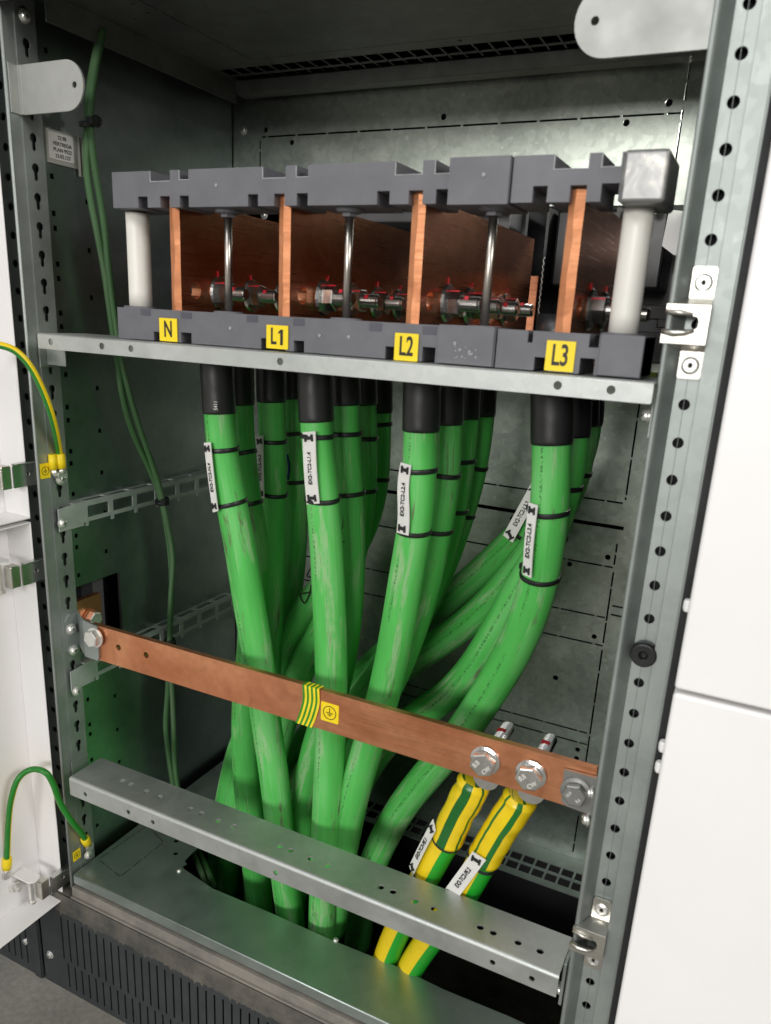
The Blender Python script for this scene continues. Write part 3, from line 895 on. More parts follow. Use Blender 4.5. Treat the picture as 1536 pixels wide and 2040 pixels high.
# tape wrap, slightly skewed, own UV
n = 12; vs = []; fs = []; uv = []
xa = P(619, 1370, y=YP - .0008).x; xw = .0182
prof = []
for i in range(n + 1):
    u = i / n; z = ZP1 + .0008 - u * (ZP1 - ZP0 + .0016)
    vs_off = .0050 * (1 - math.cos(u * PI * .62)) - .002 * math.sin(u * PI)
    prof.append((z, -vs_off))
back = [(ZP1 + .0009, YP + .0066), (ZP1 + .0009, YP - .0004)]
rows = [(prof[0][0] + .0002, YP + .0066, .0008)] + [(z, YP - .0009 - .0003 * math.sin(i * 1.1), dx) for i, (z, dx) in enumerate(prof)] + [(prof[-1][0] - .0002, YP + .0066, prof[-1][1])]
cols = 16
for z, y, dx in rows:
    for c in range(cols + 1): vs.append((xa - xw / 2 + dx + xw * c / cols * (1 + .2 * (ZP1 - z) * 0), y, z))
for r_ in range(len(rows) - 1):
    for c in range(cols):
        a = r_ * (cols + 1) + c; fs.append((a, a + cols + 1, a + cols + 2, a + 1))
        uv.append(((c / cols, r_), (c / cols, r_ + 1), ((c + 1) / cols, r_ + 1), ((c + 1) / cols, r_)))
obj('striped_tape', MB().add(vs, fs, False, uv), M['pe_tape'], t)


def earth_sign(name, parent, F, w, h):
    o = obj(name, MB().plate(rrect(-w / 2, -h / 2, w / 2, h / 2, w * .05), [], .0004, F), M['yellow'], parent)
    G = F @ Matrix.Translation((0, 0, .0004)); mb = MB(); r = min(w, h) * .37; th = r * .09
    mb.plate(circ(0, 0, r, 32), [circ(0, 0, r - th, 32)], .0002, G)
    mb.plate(rect(-th / 2, -.02 * r, th / 2, .75 * r), [], .0002, G)
    for i, (l, v) in enumerate(((.52, -.02), (.34, -.24), (.16, -.44))): mb.plate(rect(-l * r, v * r - th / 2, l * r, v * r + th / 2), [], .0002, G)
    obj('earth_symbol', mb, M['ink'], o)
    return o


c = P(657, 1420, y=YP - .0004); w_ = (P(675, 1425, y=YP).x - P(640, 1415, y=YP).x)
earth_sign('sticker', t, frame(c, (1, 0, 0), (0, 0, 1)), w_, w_ * 1.02)

# big hex bolts on the earth bar (axis -y), prototype copied
pb_ = thing('earth_bolt', 'x', 'bolt')
obj('washer', MB().lathe([(.0130, 0), (.0134, .0007), (.0128, .0020), (.0105, .0030)], 30, RY), M['bolt'], pb_)
mb = MB(); hexprof(mb, .0188, .0030, .0108, RY @ Matrix.Rotation(.35, 4, 'Z'), .0007); hd = obj('head', mb, M['bolt'], pb_)
fr = lambda dx, dz, rot: frame((dx, -.01095, dz), (math.cos(rot), 0, math.sin(rot)), (-math.sin(rot), 0, math.cos(rot)))
text('marking', '8.8', .0056, fr(-.0046, .0002, .95), M['engrave'], hd, .00018, 1.0)
text('marking', 'CW', .0052, fr(.0044, -.0030, .85), M['engrave'], hd, .00018, 1.0)
pr = [(.0058, -.062)]; z = -.0615
while z < -.006: pr += [(.0060, z + .0004), (.0053, z + .0011)]; z += .0016
obj('stud', MB().lathe(pr, 18, RY), M['bolt'], pb_)
mb = MB(); hexprof(mb, .0188, -.026, -.0160, RY); obj('nut', mb, M['bolt'], pb_)
obj('paint_mark', MB().box((-.0050, .0420, .0020), (.0026, .0475, .0064)), M['red'], pb_, .001, 2)
p1 = P(966, 1522, y=YP - .001); p2 = P(1057, 1549, y=YP - .001)
pb_.matrix_world = Matrix.Translation((p1.x, YP, .2990)); pb_['label'] = 'left one of the two large hex bolts in the earth bar'; pb_['group'] = 'large bolts in the earth bar'
dup(pb_, Matrix.Translation((p2.x, YP, .2988)) @ Matrix.Rotation(.12, 4, 'Y'), 'right one of the two large hex bolts in the earth bar', 'large bolts in the earth bar')

# end brackets of the earth bar with their bolts
t = thing('bar_bracket', 'angled zinc bracket with bolt at the left end of the earth bar', 'bracket', (.02, .02, .28))
mb = MB().plate([(.0165, .2800), (.0345, .2800), (.0345, .3225), (.0230, .3225), (.0165, .3150)], [], .0016, FX(.0016)); F = FY(YP - .0012)
mb.prism([(.0016, .0345), (.0016, .0330), (.0270, .0178), (.0270, .0196)], lambda u, v: (u, v, .2800), (0, 0, .0425))
mb.plate([(.0268, .2800), (.0445, .2795), (.0470, .2830), (.0470, .3195), (.0268, .3225)], [], .002, F)
obj('plate', mb, M['galv'], t, .0004, 1)
c = P(176, 1271, y=.012); c.x += .0015
mb = MB(); mb.lathe([(.0108, 0), (.0110, .0018), (.0085, .0022)], 24, Matrix.Translation((c.x + .003, YP - .0022, c.z)) @ RY); obj('washer', mb, M['zinc'], t)
mb = MB(); hexprof(mb, .0165, .0022, .0085, Matrix.Translation((c.x + .003, YP - .0022, c.z)) @ RY @ Matrix.Rotation(.3, 4, 'Z')); obj('bolt', mb, M['zinc'], t)
t = thing('bar_bracket', 'dull grey bracket with bolt at the right end of the earth bar', 'bracket', (.56, .02, .28))
a = [P(1124, 1533, y=YP - .0035), P(1195, 1552, y=YP - .0035), P(1195, 1632, y=YP - .0035), P(1165, 1620, y=YP - .0035), P(1128, 1606, y=YP - .0035), P(1118, 1596, y=YP - .0035)]
mb = MB().plate([(min(q.x, .5735), q.z) for q in a][::-1], [], .0025, FY(YP - .0022))
mt_dull = plain('dull_zinc', (.34, .34, .33), .45, .9, .12, 70)
obj('plate', mb, mt_dull, t, .0004, 1)
c = P(1148, 1583, y=YP - .008)
G = Matrix.Translation((c.x - .001, YP - .0036, c.z)) @ RY
obj('washer', MB().lathe([(.0122, 0), (.0124, .0018), (.0095, .0024)], 24, G), mt_dull, t)
mb = MB(); hexprof(mb, .0172, .0024, .0085, G @ Matrix.Rotation(.2, 4, 'Z')); hb = obj('bolt', mb, mt_dull, t)
fr2 = lambda dx, dz, rot: frame((c.x - .001 + dx, YP - .0036 - .0086, c.z + dz), (math.cos(rot), 0, math.sin(rot)), (-math.sin(rot), 0, math.cos(rot)))
text('marking', '10.9', .0034, fr2(-.0040, .0006, 1.0), M['engrave'], hb, .00008)
text('marking', '8.8', .0034, fr2(.0036, -.0026, .8), M['engrave'], hb, .00008)

# copper link seen through the cut-out in the left sheet
t = thing('copper_link', 'short copper link with bolt seen through the side cut-out', 'copper bar', (-.014, .06, .28))
mb = MB().box((-.022, .030, .262), (-.014, .083, .3248)); obj('bar', mb, M['copper_pe'], t, .0006)
G = Matrix.Translation((-.014, .064, .3005)) @ RX
obj('washer', MB().lathe([(.0105, 0), (.0105, .002)], 24, G), M['copper_edge'], t)
mb = MB(); hexprof(mb, .0160, .002, .0115, G @ Matrix.Rotation(.2, 4, 'Z')); obj('bolt', mb, M['zinc'], t)
tag(obj('grey_pillar', MB().box((-.050, .086, .20), (-.030, .102, .40)), M['breaker']), 'plain grey pillar inside the cut-out behind the copper link', 'pillar')

# ------------------------------------------------------------------ slotted cable rails on the left sheet
def cable_rail(z0, z1, label):
    t = thing('cable_rail', label, 'cable rail', (.005, .02, z0), 'slotted cable rails')
    out = [(.0140, z0 - .0005), (.046, z0 - .0005), (.046, z0 + .003), (.305, z0 + .003), (.305, z1), (.046, z1), (.046, z1 + .0015), (.0140, z1 - .001)]
    hol = []; y = .052
    while y < .295:
        hol.append(rrect(y, z0 + .0075, y + .030, z1 - .0045, .0008, 2)); y += .0365
    mb = MB().plate(out[::1], hol, .0015, FX(.0065))
    top = []; y = .052
    while y < .295:
        top.append(rrect(-.0050, y + .000, .0035, y + .031, .003, 3)); y += .0365
    mb.plate(rect(-.0075, .035, .0058, .305), top, .0013, FZ(z1 + .0003))
    y = .0415
    for i in range(8):
        mb.box((.0060, y + .0365 * i - .0030 + .010, z0 - .0015), (.0072, y + .0365 * i + .0030 + .010 - .002, z0 + .004))
    obj('rail', mb, M['slotted'], t, .0002, 1)


cable_rail(.4180, .4425, 'upper slotted rail along the left sheet, tied to the dull green wires')
cable_rail(.2345, .2585, 'lower slotted rail along the left sheet, behind the earth bar')

# ------------------------------------------------------------------ label pocket
t = thing('label_pocket', 'small plastic pocket with typed white card on the left sheet', 'label holder', (-.006, .06, .77))
obj('pocket', MB().box((-.0070, .0425, .7715), (-.0050, .0835, .8005)).box((-.0050, .0790, .765), (-.002, .0800, .8005)).box((-.0050, .0820, .765), (-.001, .0830, .8005)), M['clear'], t)
cdd = obj('card', MB().box((-.0049, .0440, .7752), (-.0042, .0735, .7985)), M['label'], t)
for s, z in (('22.98', .7945), ('VERTREGA', .7890), ('PLAN 9522', .7838), ('23.02.127', .7785)):
    text('typed_line', s, .0046, frame((-.0040, .0600, z), (0, 1, 0), (0, 0, 1)), M['ink'], cdd, .00006)

# ------------------------------------------------------------------ green power cables
CABLES = {}


def resample(path, n=None):
    return path


def find_py(path, py):
    best = min(range(len(path)), key=lambda i: abs(Q(path[i])[1] - py)); return best


def ring(path, i, r, wd=.0046, th=.0013, tilt=0):
    T = (path[min(i + 1, len(path) - 1)] - path[max(i - 1, 0)]).normalized()
    u = V((0, -1, .01)); u = (u - T * u.dot(T)).normalized(); w = T.cross(u)
    T2 = (T + (u * .16 + w * .10) * math.sin(tilt * 7 + i)).normalized()
    F = frame(path[i], u, T2.cross(u)); F = Matrix((u, T2.cross(u).normalized(), T2)).transposed().to_4x4(); F.translation = path[i]
    return MB().lathe([(r + .0001, -wd / 2), (r + th, -wd / 2 + .0004), (r + th, wd / 2 - .0004), (r + .0001, wd / 2)], 30, F, True), F


def green_cable(key, label, pts, sleeve_py, r=.0146, ties=(), mat='cable', sleeve_txt=None, head=True):
    path = smooth_path(spline([P(a, b, y=c) for a, b, c in pts], 10), 8)
    # straight stub up into the lug
    top = path[0]; up = [V((top.x, top.y, top.z + d)) for d in (.045, .03, .015)]
    path = smooth_path(up + path, 6)
    t = thing('power_cable', label, 'cable', path[-1], 'green power cables')
    rad = lambda q: r * (1 + .10 * max(0, min(1, (.54 - q.z) / .18)))
    obj('sheath', MB().tube(path, [rad(q) for q in path], 28, ref=(.3, -1, 0)), M[mat], t)
    i = find_py(path, sleeve_py)
    k = path[:i + 1]
    rr = [r + .0012] * len(k); rr[-1] = r + .0008
    obj('shrink_sleeve', MB().tube(k, rr, 28, True, wob=.015, seed=len(CABLES) * 3.1), M['rubber'], t)
    for n, py in enumerate(ties):
        j = find_py(path, py); mb, F = ring(path, j, rad(path[j]), tilt=n + len(CABLES))
        mb.box((-.0035, -.0028, -.0030), (.0035, .0028, .0030), F @ Matrix.Rotation(2.0, 4, 'Z') @ Matrix.Translation((r + .003, 0, 0)))
        obj('cable_tie', mb, M['black'], t, .0003, 1)
    CABLES[key] = (t, path, r)
    return t, path


def label_tag(parent, s, corners, y0, dy=(0, 0), bulge=.0015, wave=0, size=.0062):
    """corners px TL,TR,BR,BL; y0 (top,bottom) depth of the tag; left edge pushed back by dy"""
    TL, TR, BR, BL = corners
    a = P(*TL, y=y0[0] + dy[0]); b = P(*TR, y=y0[0] + dy[1]); c = P(*BR, y=y0[1] + dy[1]); d = P(*BL, y=y0[1] + dy[0])
    n = 12; mb = MB(); vs = []; fs = []
    ex = ((a + b) / 2 - (c + d) / 2).normalized(); ey = (a - b).normalized(); nn = ex.cross(ey).normalized()
    if nn.y > 0: nn = -nn
    lat = (b - a).normalized()
    for i in range(n + 1):
        u = i / n; l = a.lerp(d, u); r_ = b.lerp(c, u); o = nn * (bulge * math.sin(u * PI)) + lat * (wave * math.sin(u * 2 * PI))
        vs += [l + o, r_ + o, l + o - nn * .0008, r_ + o - nn * .0008]
    for i in range(n):
        q = 4 * i; fs += [(q, q + 4, q + 5, q + 1), (q + 2, q + 3, q + 7, q + 6), (q, q + 2, q + 6, q + 4), (q + 1, q + 5, q + 7, q + 3)]
    fs += [(0, 1, 3, 2), (4 * n, 4 * n + 2, 4 * n + 3, 4 * n + 1)]
    mb.add(vs, fs)
    o = obj('name_tag', mb, M['label'], parent)
    ctr = (a + b + c + d) / 4 + nn * (bulge + .0004)
    text('lettering', s, size, frame(ctr, ex, nn.cross(ex)), M['ink'], o, .00014, .80)
    w = (b - a).length; L = ((a + b) / 2 - (c + d) / 2).length
    for u in (.085, .915):
        st = MB()
        m_ = (a.lerp(d, u) + b.lerp(c, u)) / 2 + nn * (bulge * math.sin(u * PI) + .0004)
        F = frame(m_, lat, nn.cross(lat))
        st.box((-w * .30, -.0015, -.0002), (w * .30, .0015, .0008), F); st.box((-w * .33, -.0030, -.0002), (-w * .20, .0030, .0009), F); st.box((w * .20, -.0030, -.0002), (w * .33, .0030, .0009), F)
        obj('tie_strap', st, M['black'], o)
    return o


Y1, Y2, Y3, Y4 = .062, .1095, .160, .208
# --- N
t, p = green_cable('n1', 'front green cable under N, tag ending N.4', [(433, 745, Y1), (436, 800, Y1), (440, 860, Y1), (448, 930, Y1 + .001), (463, 1010, Y1 + .004), (480, 1100, .068), (496, 1200, .071), (513, 1300, .074), (529, 1430, .079), (546, 1545, .084), (557, 1650, .089), (568, 1750, .094), (580, 1840, .100), (590, 1930, .108)], 825, ties=(893, 1005))
label_tag(t, 'EX2-TC2-N.4', [(406, 882), (419, 881), (434, 1018), (424, 1021)], (Y1 - .0195, Y1 - .0175), (.003, .0), .0005)
text('print', '5411', .0062, frame(P(430, 808, y=Y1 - .0182), (0, 0, 1), (-1, 0, 0)), M['engrave'], [c for c in t.children if c.name.startswith('shrink')][0], .0, .7)
t, p = green_cable('n2', 'green cable just behind the N.4 cable, crossing to its left lower down', [(474, 740, Y2), (476, 800, Y2), (478, 860, Y2), (484, 930, Y2), (494, 1010, Y2), (508, 1100, .112), (507, 1200, .114), (500, 1300, .115), (490, 1400, .115), (489, 1500, .115), (496, 1600, .117), (506, 1700, .120), (516, 1790, .124), (524, 1880, .13)], 803, ties=(898, 1000), mat='cable_bk')
t, p = green_cable('n3', 'green cable under N with tag ending N.2', [(540, 740, Y3), (541, 800, Y3), (543, 870, Y3), (544, 950, Y3), (543, 1030, .160), (540, 1110, .160), (537, 1200, .158), (536, 1290, .158), (525, 1400, .160), (500, 1500, .163), (470, 1600, .166), (455, 1700, .168), (450, 1800, .172)], 798, ties=(881, 985))
label_tag(t, 'EX2-TC2-N.2', [(511, 869), (524, 868), (526, 993), (514, 994)], (Y3 - .0200, Y3 - .0200), (.003, .0), .0003)
t, p = green_cable('n4', 'rearmost green cable in the N row, left of the tag ending L1.4', [(582, 740, Y4), (584, 800, Y4), (587, 870, Y4), (589, 950, Y4), (588, 1030, Y4), (583, 1110, .206), (575, 1190, .204), (566, 1270, .203), (555, 1370, .203), (535, 1470, .205), (515, 1570, .207), (500, 1680, .21), (490, 1780, .215)], 793, ties=(861, 961), mat='cable_bk')
# --- L1
t, p = green_cable('l11', 'front green cable under L1, tag ending L1.4', [(627, 745, Y1), (629, 810, Y1), (632, 860, Y1), (637, 930, Y1), (643, 1000, .063), (650, 1090, .066), (655, 1190, .069), (659, 1290, .072), (660, 1380, .074), (658, 1490, .077), (653, 1590, .080), (648, 1700, .084), (644, 1800, .089), (640, 1900, .095)], 842, ties=(870, 994))
label_tag(t, 'EX2-TC2-L1.4', [(603, 861), (628, 859), (636, 1003), (611, 1005)], (Y1 - .0168, Y1 - .0160), (.003, -.001), .0012)
t, p = green_cable('l12', 'second green cable in the L1 row, right behind the tag L1.4', [(684, 740, Y2), (686, 800, Y2), (689, 870, Y2), (694, 950, Y2), (697, 1030, Y2 + .001), (697, 1110, .112), (693, 1200, .113), (683, 1290, .114), (665, 1380, .115), (635, 1470, .118), (612, 1560, .121), (597, 1650, .124), (588, 1740, .128), (582, 1840, .134)], 804, ties=(866, 980))
obj('tag_back', MB().add([P(664, 880, y=Y2 - .012), P(667, 880, y=Y2 - .012), P(674, 990, y=Y2 - .012), P(672, 990, y=Y2 - .012)], [(0, 1, 2, 3)]), M['label'], t)
t, p = green_cable('l13', 'third green cable in the L1 row, mostly hidden by the second', [(719, 740, Y3), (721, 800, Y3), (723, 870, Y3), (722, 950, Y3), (716, 1030, .161), (700, 1110, .162), (672, 1190, .164), (640, 1260, .166), (606, 1320, .167), (578, 1400, .168), (548, 1500, .17), (528, 1600, .172), (515, 1700, .175), (508, 1800, .18)], 806, ties=(868, 972), mat='cable_bk')
t, p = green_cable('l14', 'green cable with handwritten mark crossing left behind the L1.4 cable', [(752, 740, Y4), (753, 810, Y4), (752, 870, Y4), (748, 950, Y4 - .001), (735, 1020, .205), (705, 1090, .199), (660, 1150, .192), (618, 1200, .185), (584, 1260, .180), (552, 1330, .176), (515, 1410, .173), (482, 1480, .172), (460, 1560, .172), (444, 1650, .174), (434, 1740, .178), (430, 1840, .184)], 820, ties=(848, 950))
# --- L2
t, p = green_cable('l21', 'front green cable under L2, tag ending L2.4', [(841, 745, Y1), (840, 810, Y1), (838, 880, Y1), (835, 950, Y1), (829, 1020, .063), (819, 1090, .066), (807, 1160, .069), (794, 1240, .073), (779, 1320, .077), (760, 1400, .081), (735, 1480, .086), (709, 1570, .091), (690, 1660, .097), (675, 1750, .103), (664, 1850, .110)], 860, ties=(939, 1057))
label_tag(t, 'EX2-TC2-L2.4', [(798, 921), (819, 927), (813, 1067), (790, 1061)], (Y1 - .0162, Y1 - .0155), (.004, -.001), .0012, -.0012)
t, p = green_cable('l22', 'second green cable in the L2 row, right behind the L2.4 cable', [(890, 740, Y2), (889, 810, Y2), (887, 880, Y2), (883, 950, Y2), (875, 1020, Y2), (862, 1090, .110), (844, 1170, .112), (820, 1250, .116), (790, 1330, .120), (757, 1400, .124), (722, 1480, .128), (695, 1560, .132), (672, 1660, .137), (655, 1760, .143), (645, 1860, .15)], 848, ties=(944, 1052))
t, p = green_cable('l23', 'third green cable in the L2 row, counted from the front', [(925, 740, Y3), (923, 810, Y3), (920, 870, Y3), (912, 950, Y3), (899, 1020, .160), (880, 1090, .160), (853, 1170, .162), (818, 1250, .165), (778, 1320, .168), (736, 1370, .170), (690, 1440, .172), (650, 1530, .175), (620, 1630, .178), (600, 1740, .183), (590, 1840, .19)], 833, ties=(918, 1010), mat='cable_bk')
t, p = green_cable('l24', 'rearmost green cable in the L2 row, thinnest to the eye', [(960, 740, Y4), (957, 810, Y4), (952, 870, Y4), (940, 940, Y4), (921, 1010, .208), (895, 1090, .208), (862, 1170, .209), (822, 1250, .21), (775, 1310, .211), (725, 1370, .212), (680, 1450, .214), (640, 1540, .216), (610, 1640, .22), (590, 1740, .225), (580, 1840, .23)], 830, ties=(923, 1020), mat='cable_bk')
# --- L3
t, p = green_cable('l31', 'front green cable under L3, tag ending L3.4', [(1100, 750, Y1), (1100, 820, Y1), (1099, 900, Y1), (1097, 970, Y1 + .001), (1092, 1040, .065), (1083, 1110, .070), (1068, 1180, .077), (1046, 1245, .086), (1018, 1305, .095), (983, 1365, .104), (940, 1430, .113), (893, 1495, .122), (846, 1550, .130), (803, 1605, .138), (768, 1665, .146), (740, 1730, .154), (722, 1800, .162), (712, 1880, .17)], 882, r=.0152, ties=(1021, 1144))
label_tag(t, 'EX2-TC2-L3.4', [(1053, 1001), (1071, 1007), (1058, 1152), (1041, 1144)], (Y1 - .0165, Y1 - .0115), (.004, -.001), .001)
t, p = green_cable('l32', 'second cable in the L3 row, bending left just behind the L3.4 cable', [(1140, 750, Y2), (1140, 820, Y2), (1136, 890, Y2), (1126, 960, Y2), (1108, 1030, .113), (1080, 1100, .120), (1045, 1160, .129), (1010, 1220, .138), (973, 1285, .146), (935, 1340, .152), (888, 1388, .157), (835, 1425, .162), (792, 1455, .166), (752, 1502, .171), (718, 1560, .177), (690, 1640, .183), (668, 1730, .19), (655, 1840, .2)], 868, ties=(965, 1060))
t, p = green_cable('l33', 'lower one of two cables sweeping left behind the L2.4 cable', [(1158, 750, Y3), (1158, 820, Y3), (1154, 890, Y3), (1142, 950, Y3), (1118, 1010, .164), (1080, 1070, .172), (1035, 1130, .182), (985, 1190, .191), (930, 1240, .199), (870, 1285, .205), (810, 1325, .210), (755, 1370, .214), (705, 1420, .217), (650, 1480, .220), (600, 1550, .223), (560, 1640, .227), (535, 1740, .232), (520, 1840, .24)], 850, ties=(940, 1075), mat='cable_bk')
t, p = green_cable('l34', 'upper one of two cables sweeping left, with slanting tag', [(1170, 750, Y4), (1170, 810, Y4), (1164, 870, Y4), (1146, 930, .210), (1110, 985, .215), (1060, 1040, .222), (1000, 1100, .230), (945, 1150, .237), (890, 1195, .243), (830, 1245, .248), (770, 1298, .252), (712, 1352, .254), (655, 1420, .254), (604, 1475, .253), (560, 1540, .252), (520, 1620, .252), (490, 1710, .254), (472, 1810, .26)], 845, ties=(955, 1058))
label_tag(t, 'EX2-TC2-L3.3', [(1061, 958), (1074, 985), (1021, 1081), (1002, 1066)], (.196, .199), (0, 0), .0005)

# handwritten strokes and blue mark
def stroke(parent, pts, y, w=.0016, mat='ink', name='pen_stroke'):
    pp = spline([P(a, b, y=y) for a, b in pts], 5)
    obj(name, MB().tube(pp, w / 2, 6), M[mat], parent)


t14 = CABLES['l14'][0]
stroke(t14, [(620, 1130), (612, 1147), (622, 1150)], .1685); stroke(t14, [(620, 1165), (616, 1180), (598, 1184), (607, 1202), (618, 1180)], .1685)
t12 = CABLES['l12'][0]
stroke(t12, [(676, 1021), (684, 1020), (683, 1050), (677, 1052)], .0960); stroke(t12, [(676, 1085), (687, 1078)], .0965); stroke(t12, [(678, 1115), (683, 1126)], .0970)
stroke(CABLES['n4'][0], [(572, 905), (576, 930), (574, 955)], .1930, .003, 'blue', 'ink_stain')

# ------------------------------------------------------------------ earth cables (yellow/green) on the earth bar
def earth_cable(label, shr, low, bolt, smat, txt, tagc, tagy, ties, tw=0):
    t = thing('earth_cable', label, 'earth cable', P(*low[-1][:2], y=low[-1][2]), 'striped earth cables')
    a = spline([P(*q[:2], y=q[2]) for q in shr], 10)
    b = smooth_path(spline([P(*q[:2], y=q[2]) for q in [shr[-2], shr[-1]] + low], 10), 4)
    rr = []
    for i in range(len(a)):
        u = i / (len(a) - 1); rr.append(.0150 + .0006 * math.sin(u * 19) * (1 - u) + (.0006 if u > .93 else 0) - (.003 * max(0, .12 - u) / .12))
    obj('shrink_sleeve', MB().tube(a, rr, 32, True, ref=(.25, -1, 0), wob=.05, seed=tw), M[smat], t)
    obj('sheath', MB().tube(b, .0138, 28, True, ref=(.25, -1, 0)), M['pe_cable'], t)
    obj('lug', MB().plate(rrect(bolt.x - .0115, bolt.z - .0290, bolt.x + .0115, bolt.z + .0125, .0113, 8), [], .004, FY(YP + .0082)), M['bolt'], t, .0006)
    for py in ties:
        j = find_py(b, py); mb, F = ring(b, j, .0138, .0032, tilt=py)
        obj('cable_tie', mb, M['black'], t)
    label_tag(t, txt, *tagc[:1], tagy, tagc[1], .0008, .0, .0062)
    return t


earth_cable('left one of two yellow and green earth cables, with a narrow turned tag', [(948, 1550, .040), (940, 1572, .041), (922, 1603, .044), (905, 1638, .047), (892, 1668, .050)],
            [(876, 1695, .052), (858, 1728, .055), (836, 1765, .059), (808, 1820, .066), (780, 1880, .074), (760, 1935, .083)], p1, 'pe_shrink1', 'EX2-TC2-PE.1',
            ([(862, 1632), (867, 1655), (822, 1745), (815, 1725)], (.004, -.001)), (.036, .042), (1672, 1742), 0)
earth_cable('right one of two yellow and green earth cables, tag PE.2 facing front', [(1040, 1582, .040), (1030, 1602, .041), (1006, 1637, .043), (985, 1672, .046), (966, 1706, .049)],
            [(948, 1738, .051), (926, 1776, .054), (900, 1812, .058), (868, 1855, .064), (832, 1905, .072), (806, 1950, .080)], p2, 'pe_shrink2', 'EX2-TC2-PE.2',
            ([(941, 1697), (968, 1714), (905, 1799), (883, 1776)], (.001, -.001)), (.030, .036), (1712, 1792), 4)

# ------------------------------------------------------------------ thin dull green wires on the left
def wire(label, pts, r):
    pp = smooth_path(spline(pts, 8), 6)
    tag(obj('control_wire', MB().tube(pp, r, 12), M['thin']), label, 'wire', 'thin green wires')
    return pp


X_ = lambda a, b, x=.016: P(a, b, x=x)
wa = [X_(200, 60), X_(186, 130), X_(176, 200), X_(174, 252), X_(172, 330), X_(181, 400), X_(195, 470), X_(208, 540), X_(222, 640), X_(234, 720), X_(246, 800), X_(268, 870), X_(296, 930), X_(318, 985), X_(330, 1040), X_(340, 1110), X_(342, 1190), X_(337, 1290), X_(334, 1380), X_(330, 1450), X_(338, 1520), X_(348, 1580), X_(362, 1640, .03), X_(385, 1700, .07), P(402, 1740, z=-.01), P(410, 1765, z=-.05)]
w1 = wire('left strand of the two thin dull green wires on the left sheet', wa, .0034)
wb = [X_(206, 58, .021), X_(192, 130, .021), X_(182, 200, .021), X_(180, 252, .021), X_(188, 330, .021), X_(200, 400, .021), X_(210, 470, .021), X_(217, 540, .021), X_(230, 640, .02), X_(242, 720, .02), X_(262, 800, .02), X_(284, 870, .02), X_(305, 930, .02), X_(322, 985, .02), X_(333, 1040, .02), X_(345, 1110, .02), X_(340, 1190, .022), X_(338, 1290, .022), X_(343, 1380, .022), X_(346, 1450, .022), X_(348, 1520, .022), X_(356, 1580, .022), X_(372, 1640, .035), X_(398, 1700, .075), P(416, 1740, z=-.01), P(426, 1765, z=-.05)]
w2 = wire('right strand of the two thin dull green wires on the left sheet', wb, .0034)
for py, lab, r in ((245, 'bulky black tie round the green wires near the top', .0085), (1000, 'black tie holding the green wires to the upper cable rail', .0075), (1283, 'black tie on the green wires just behind the earth bar', .0065)):
    i = find_py(w1, py); j = find_py(w2, py); c = (w1[i] + w2[j]) / 2
    mb = MB().lathe([(r, -.0025), (r + .0012, -.002), (r + .0012, .002), (r, .0025)], 20, Matrix.Translation(c) @ Matrix.Rotation(.3, 4, 'X'), True)
    mb.lathe([(r * .9, -.0023), (r, 0), (r * .9, .0023)], 20, Matrix.Translation(c) @ Matrix.Rotation(.3, 4, 'X'))
    mb.box((.004, -.008, -.003), (.011, .000, .004), Matrix.Translation(c))
    if py == 245: mb.lathe([(.0030, -.004), (.0062, 0), (.0052, .004), (.002, .006)], 9, Matrix.Translation(c + V((.006, .003, .001))))
    tag(obj('wire_tie', mb, M['black'], None, .0004, 1), lab, 'cable tie', 'ties on the green wires')

# ------------------------------------------------------------------ earth jumpers to the doors
def jumper(label, pts, ends, r=.0034, mt='jumper'):
    pp = smooth_path(spline(pts, 10), 4)
    t = thing('earth_jumper', label, 'earth wire', pts[0], 'earth jumpers to the doors')
    obj('wire', MB().tube(pp, r, 14, True, ref=(1, .2, .2)), M[mt], t)
    for e, d in ends:
        q = pp[-1] if e else pp[0]; q2 = pp[-6] if e else pp[5]; dr = (q - q2).normalized()
        obj('lug_sleeve', MB().tube([q - dr * .011, q - dr * .010, q - dr * .003, q + dr * .004], [.0044, .0052, .0053, .0048], 14), M['yellow'], t)
        obj('lug', MB().tube([q + dr * .004, q + dr * .009], [.0030, .0038], 10).lathe([(.0058, 0), (.0058, .0012)], 16, Matrix.Translation(q + dr * .0115 + V((.0005, 0, 0))) @ RX), M['zinc'], t)


jumper('upper yellow and green earth wire arching from the left post to the door', [P(-60, 705, y=-.052), P(-20, 688, y=-.044), P(10, 690, y=-.037), P(36, 703, y=-.030), P(62, 733, y=-.022), P(85, 778, y=-.013), P(103, 828, y=-.002), P(113, 870, y=.011), P(118, 900, x=.0065), P(121, 925, x=.006)], [(1, 0)], mt='jumper_up')
jumper('lower yellow and green earth wire looping from the door skin to the post', [P(14, 1725, x=-.047), P(15, 1690, x=-.045), P(17, 1640, x=-.040), P(22, 1595, x=-.034), P(36, 1552, x=-.028), P(62, 1533, x=-.020), P(90, 1538, y=-.022), P(106, 1562, y=-.017), P(120, 1600, y=-.011), P(142, 1635, y=-.003), P(163, 1660, y=.010), P(173, 1678, x=.006)], [(0, 0), (1, 0)])
t = thing('spare_lug', 'yellow crimp lug behind the upper earth wire end on the left post', 'cable lug', P(106, 930, x=.003))
obj('sleeve', MB().tube([P(104, 905, x=.004), P(106, 935, x=.004)], .0040, 12), M['yellow'], t)
obj('palm', MB().tube([P(106, 935, x=.004), P(113, 950, x=.004)], .003, 10), M['zinc'], t)
G = frame(P(90, 938, x=.0008), (0, 1, 0), (0, 0, 1))
tag(earth_sign('earth_sticker', None, G, .0120, .0155), 'yellow earth symbol sticker on the left post beside the upper earth lug', 'sticker', 'earth stickers on the post')
G = frame(P(153, 1703, x=.0008), (0, 1, 0), (0, 0, 1))
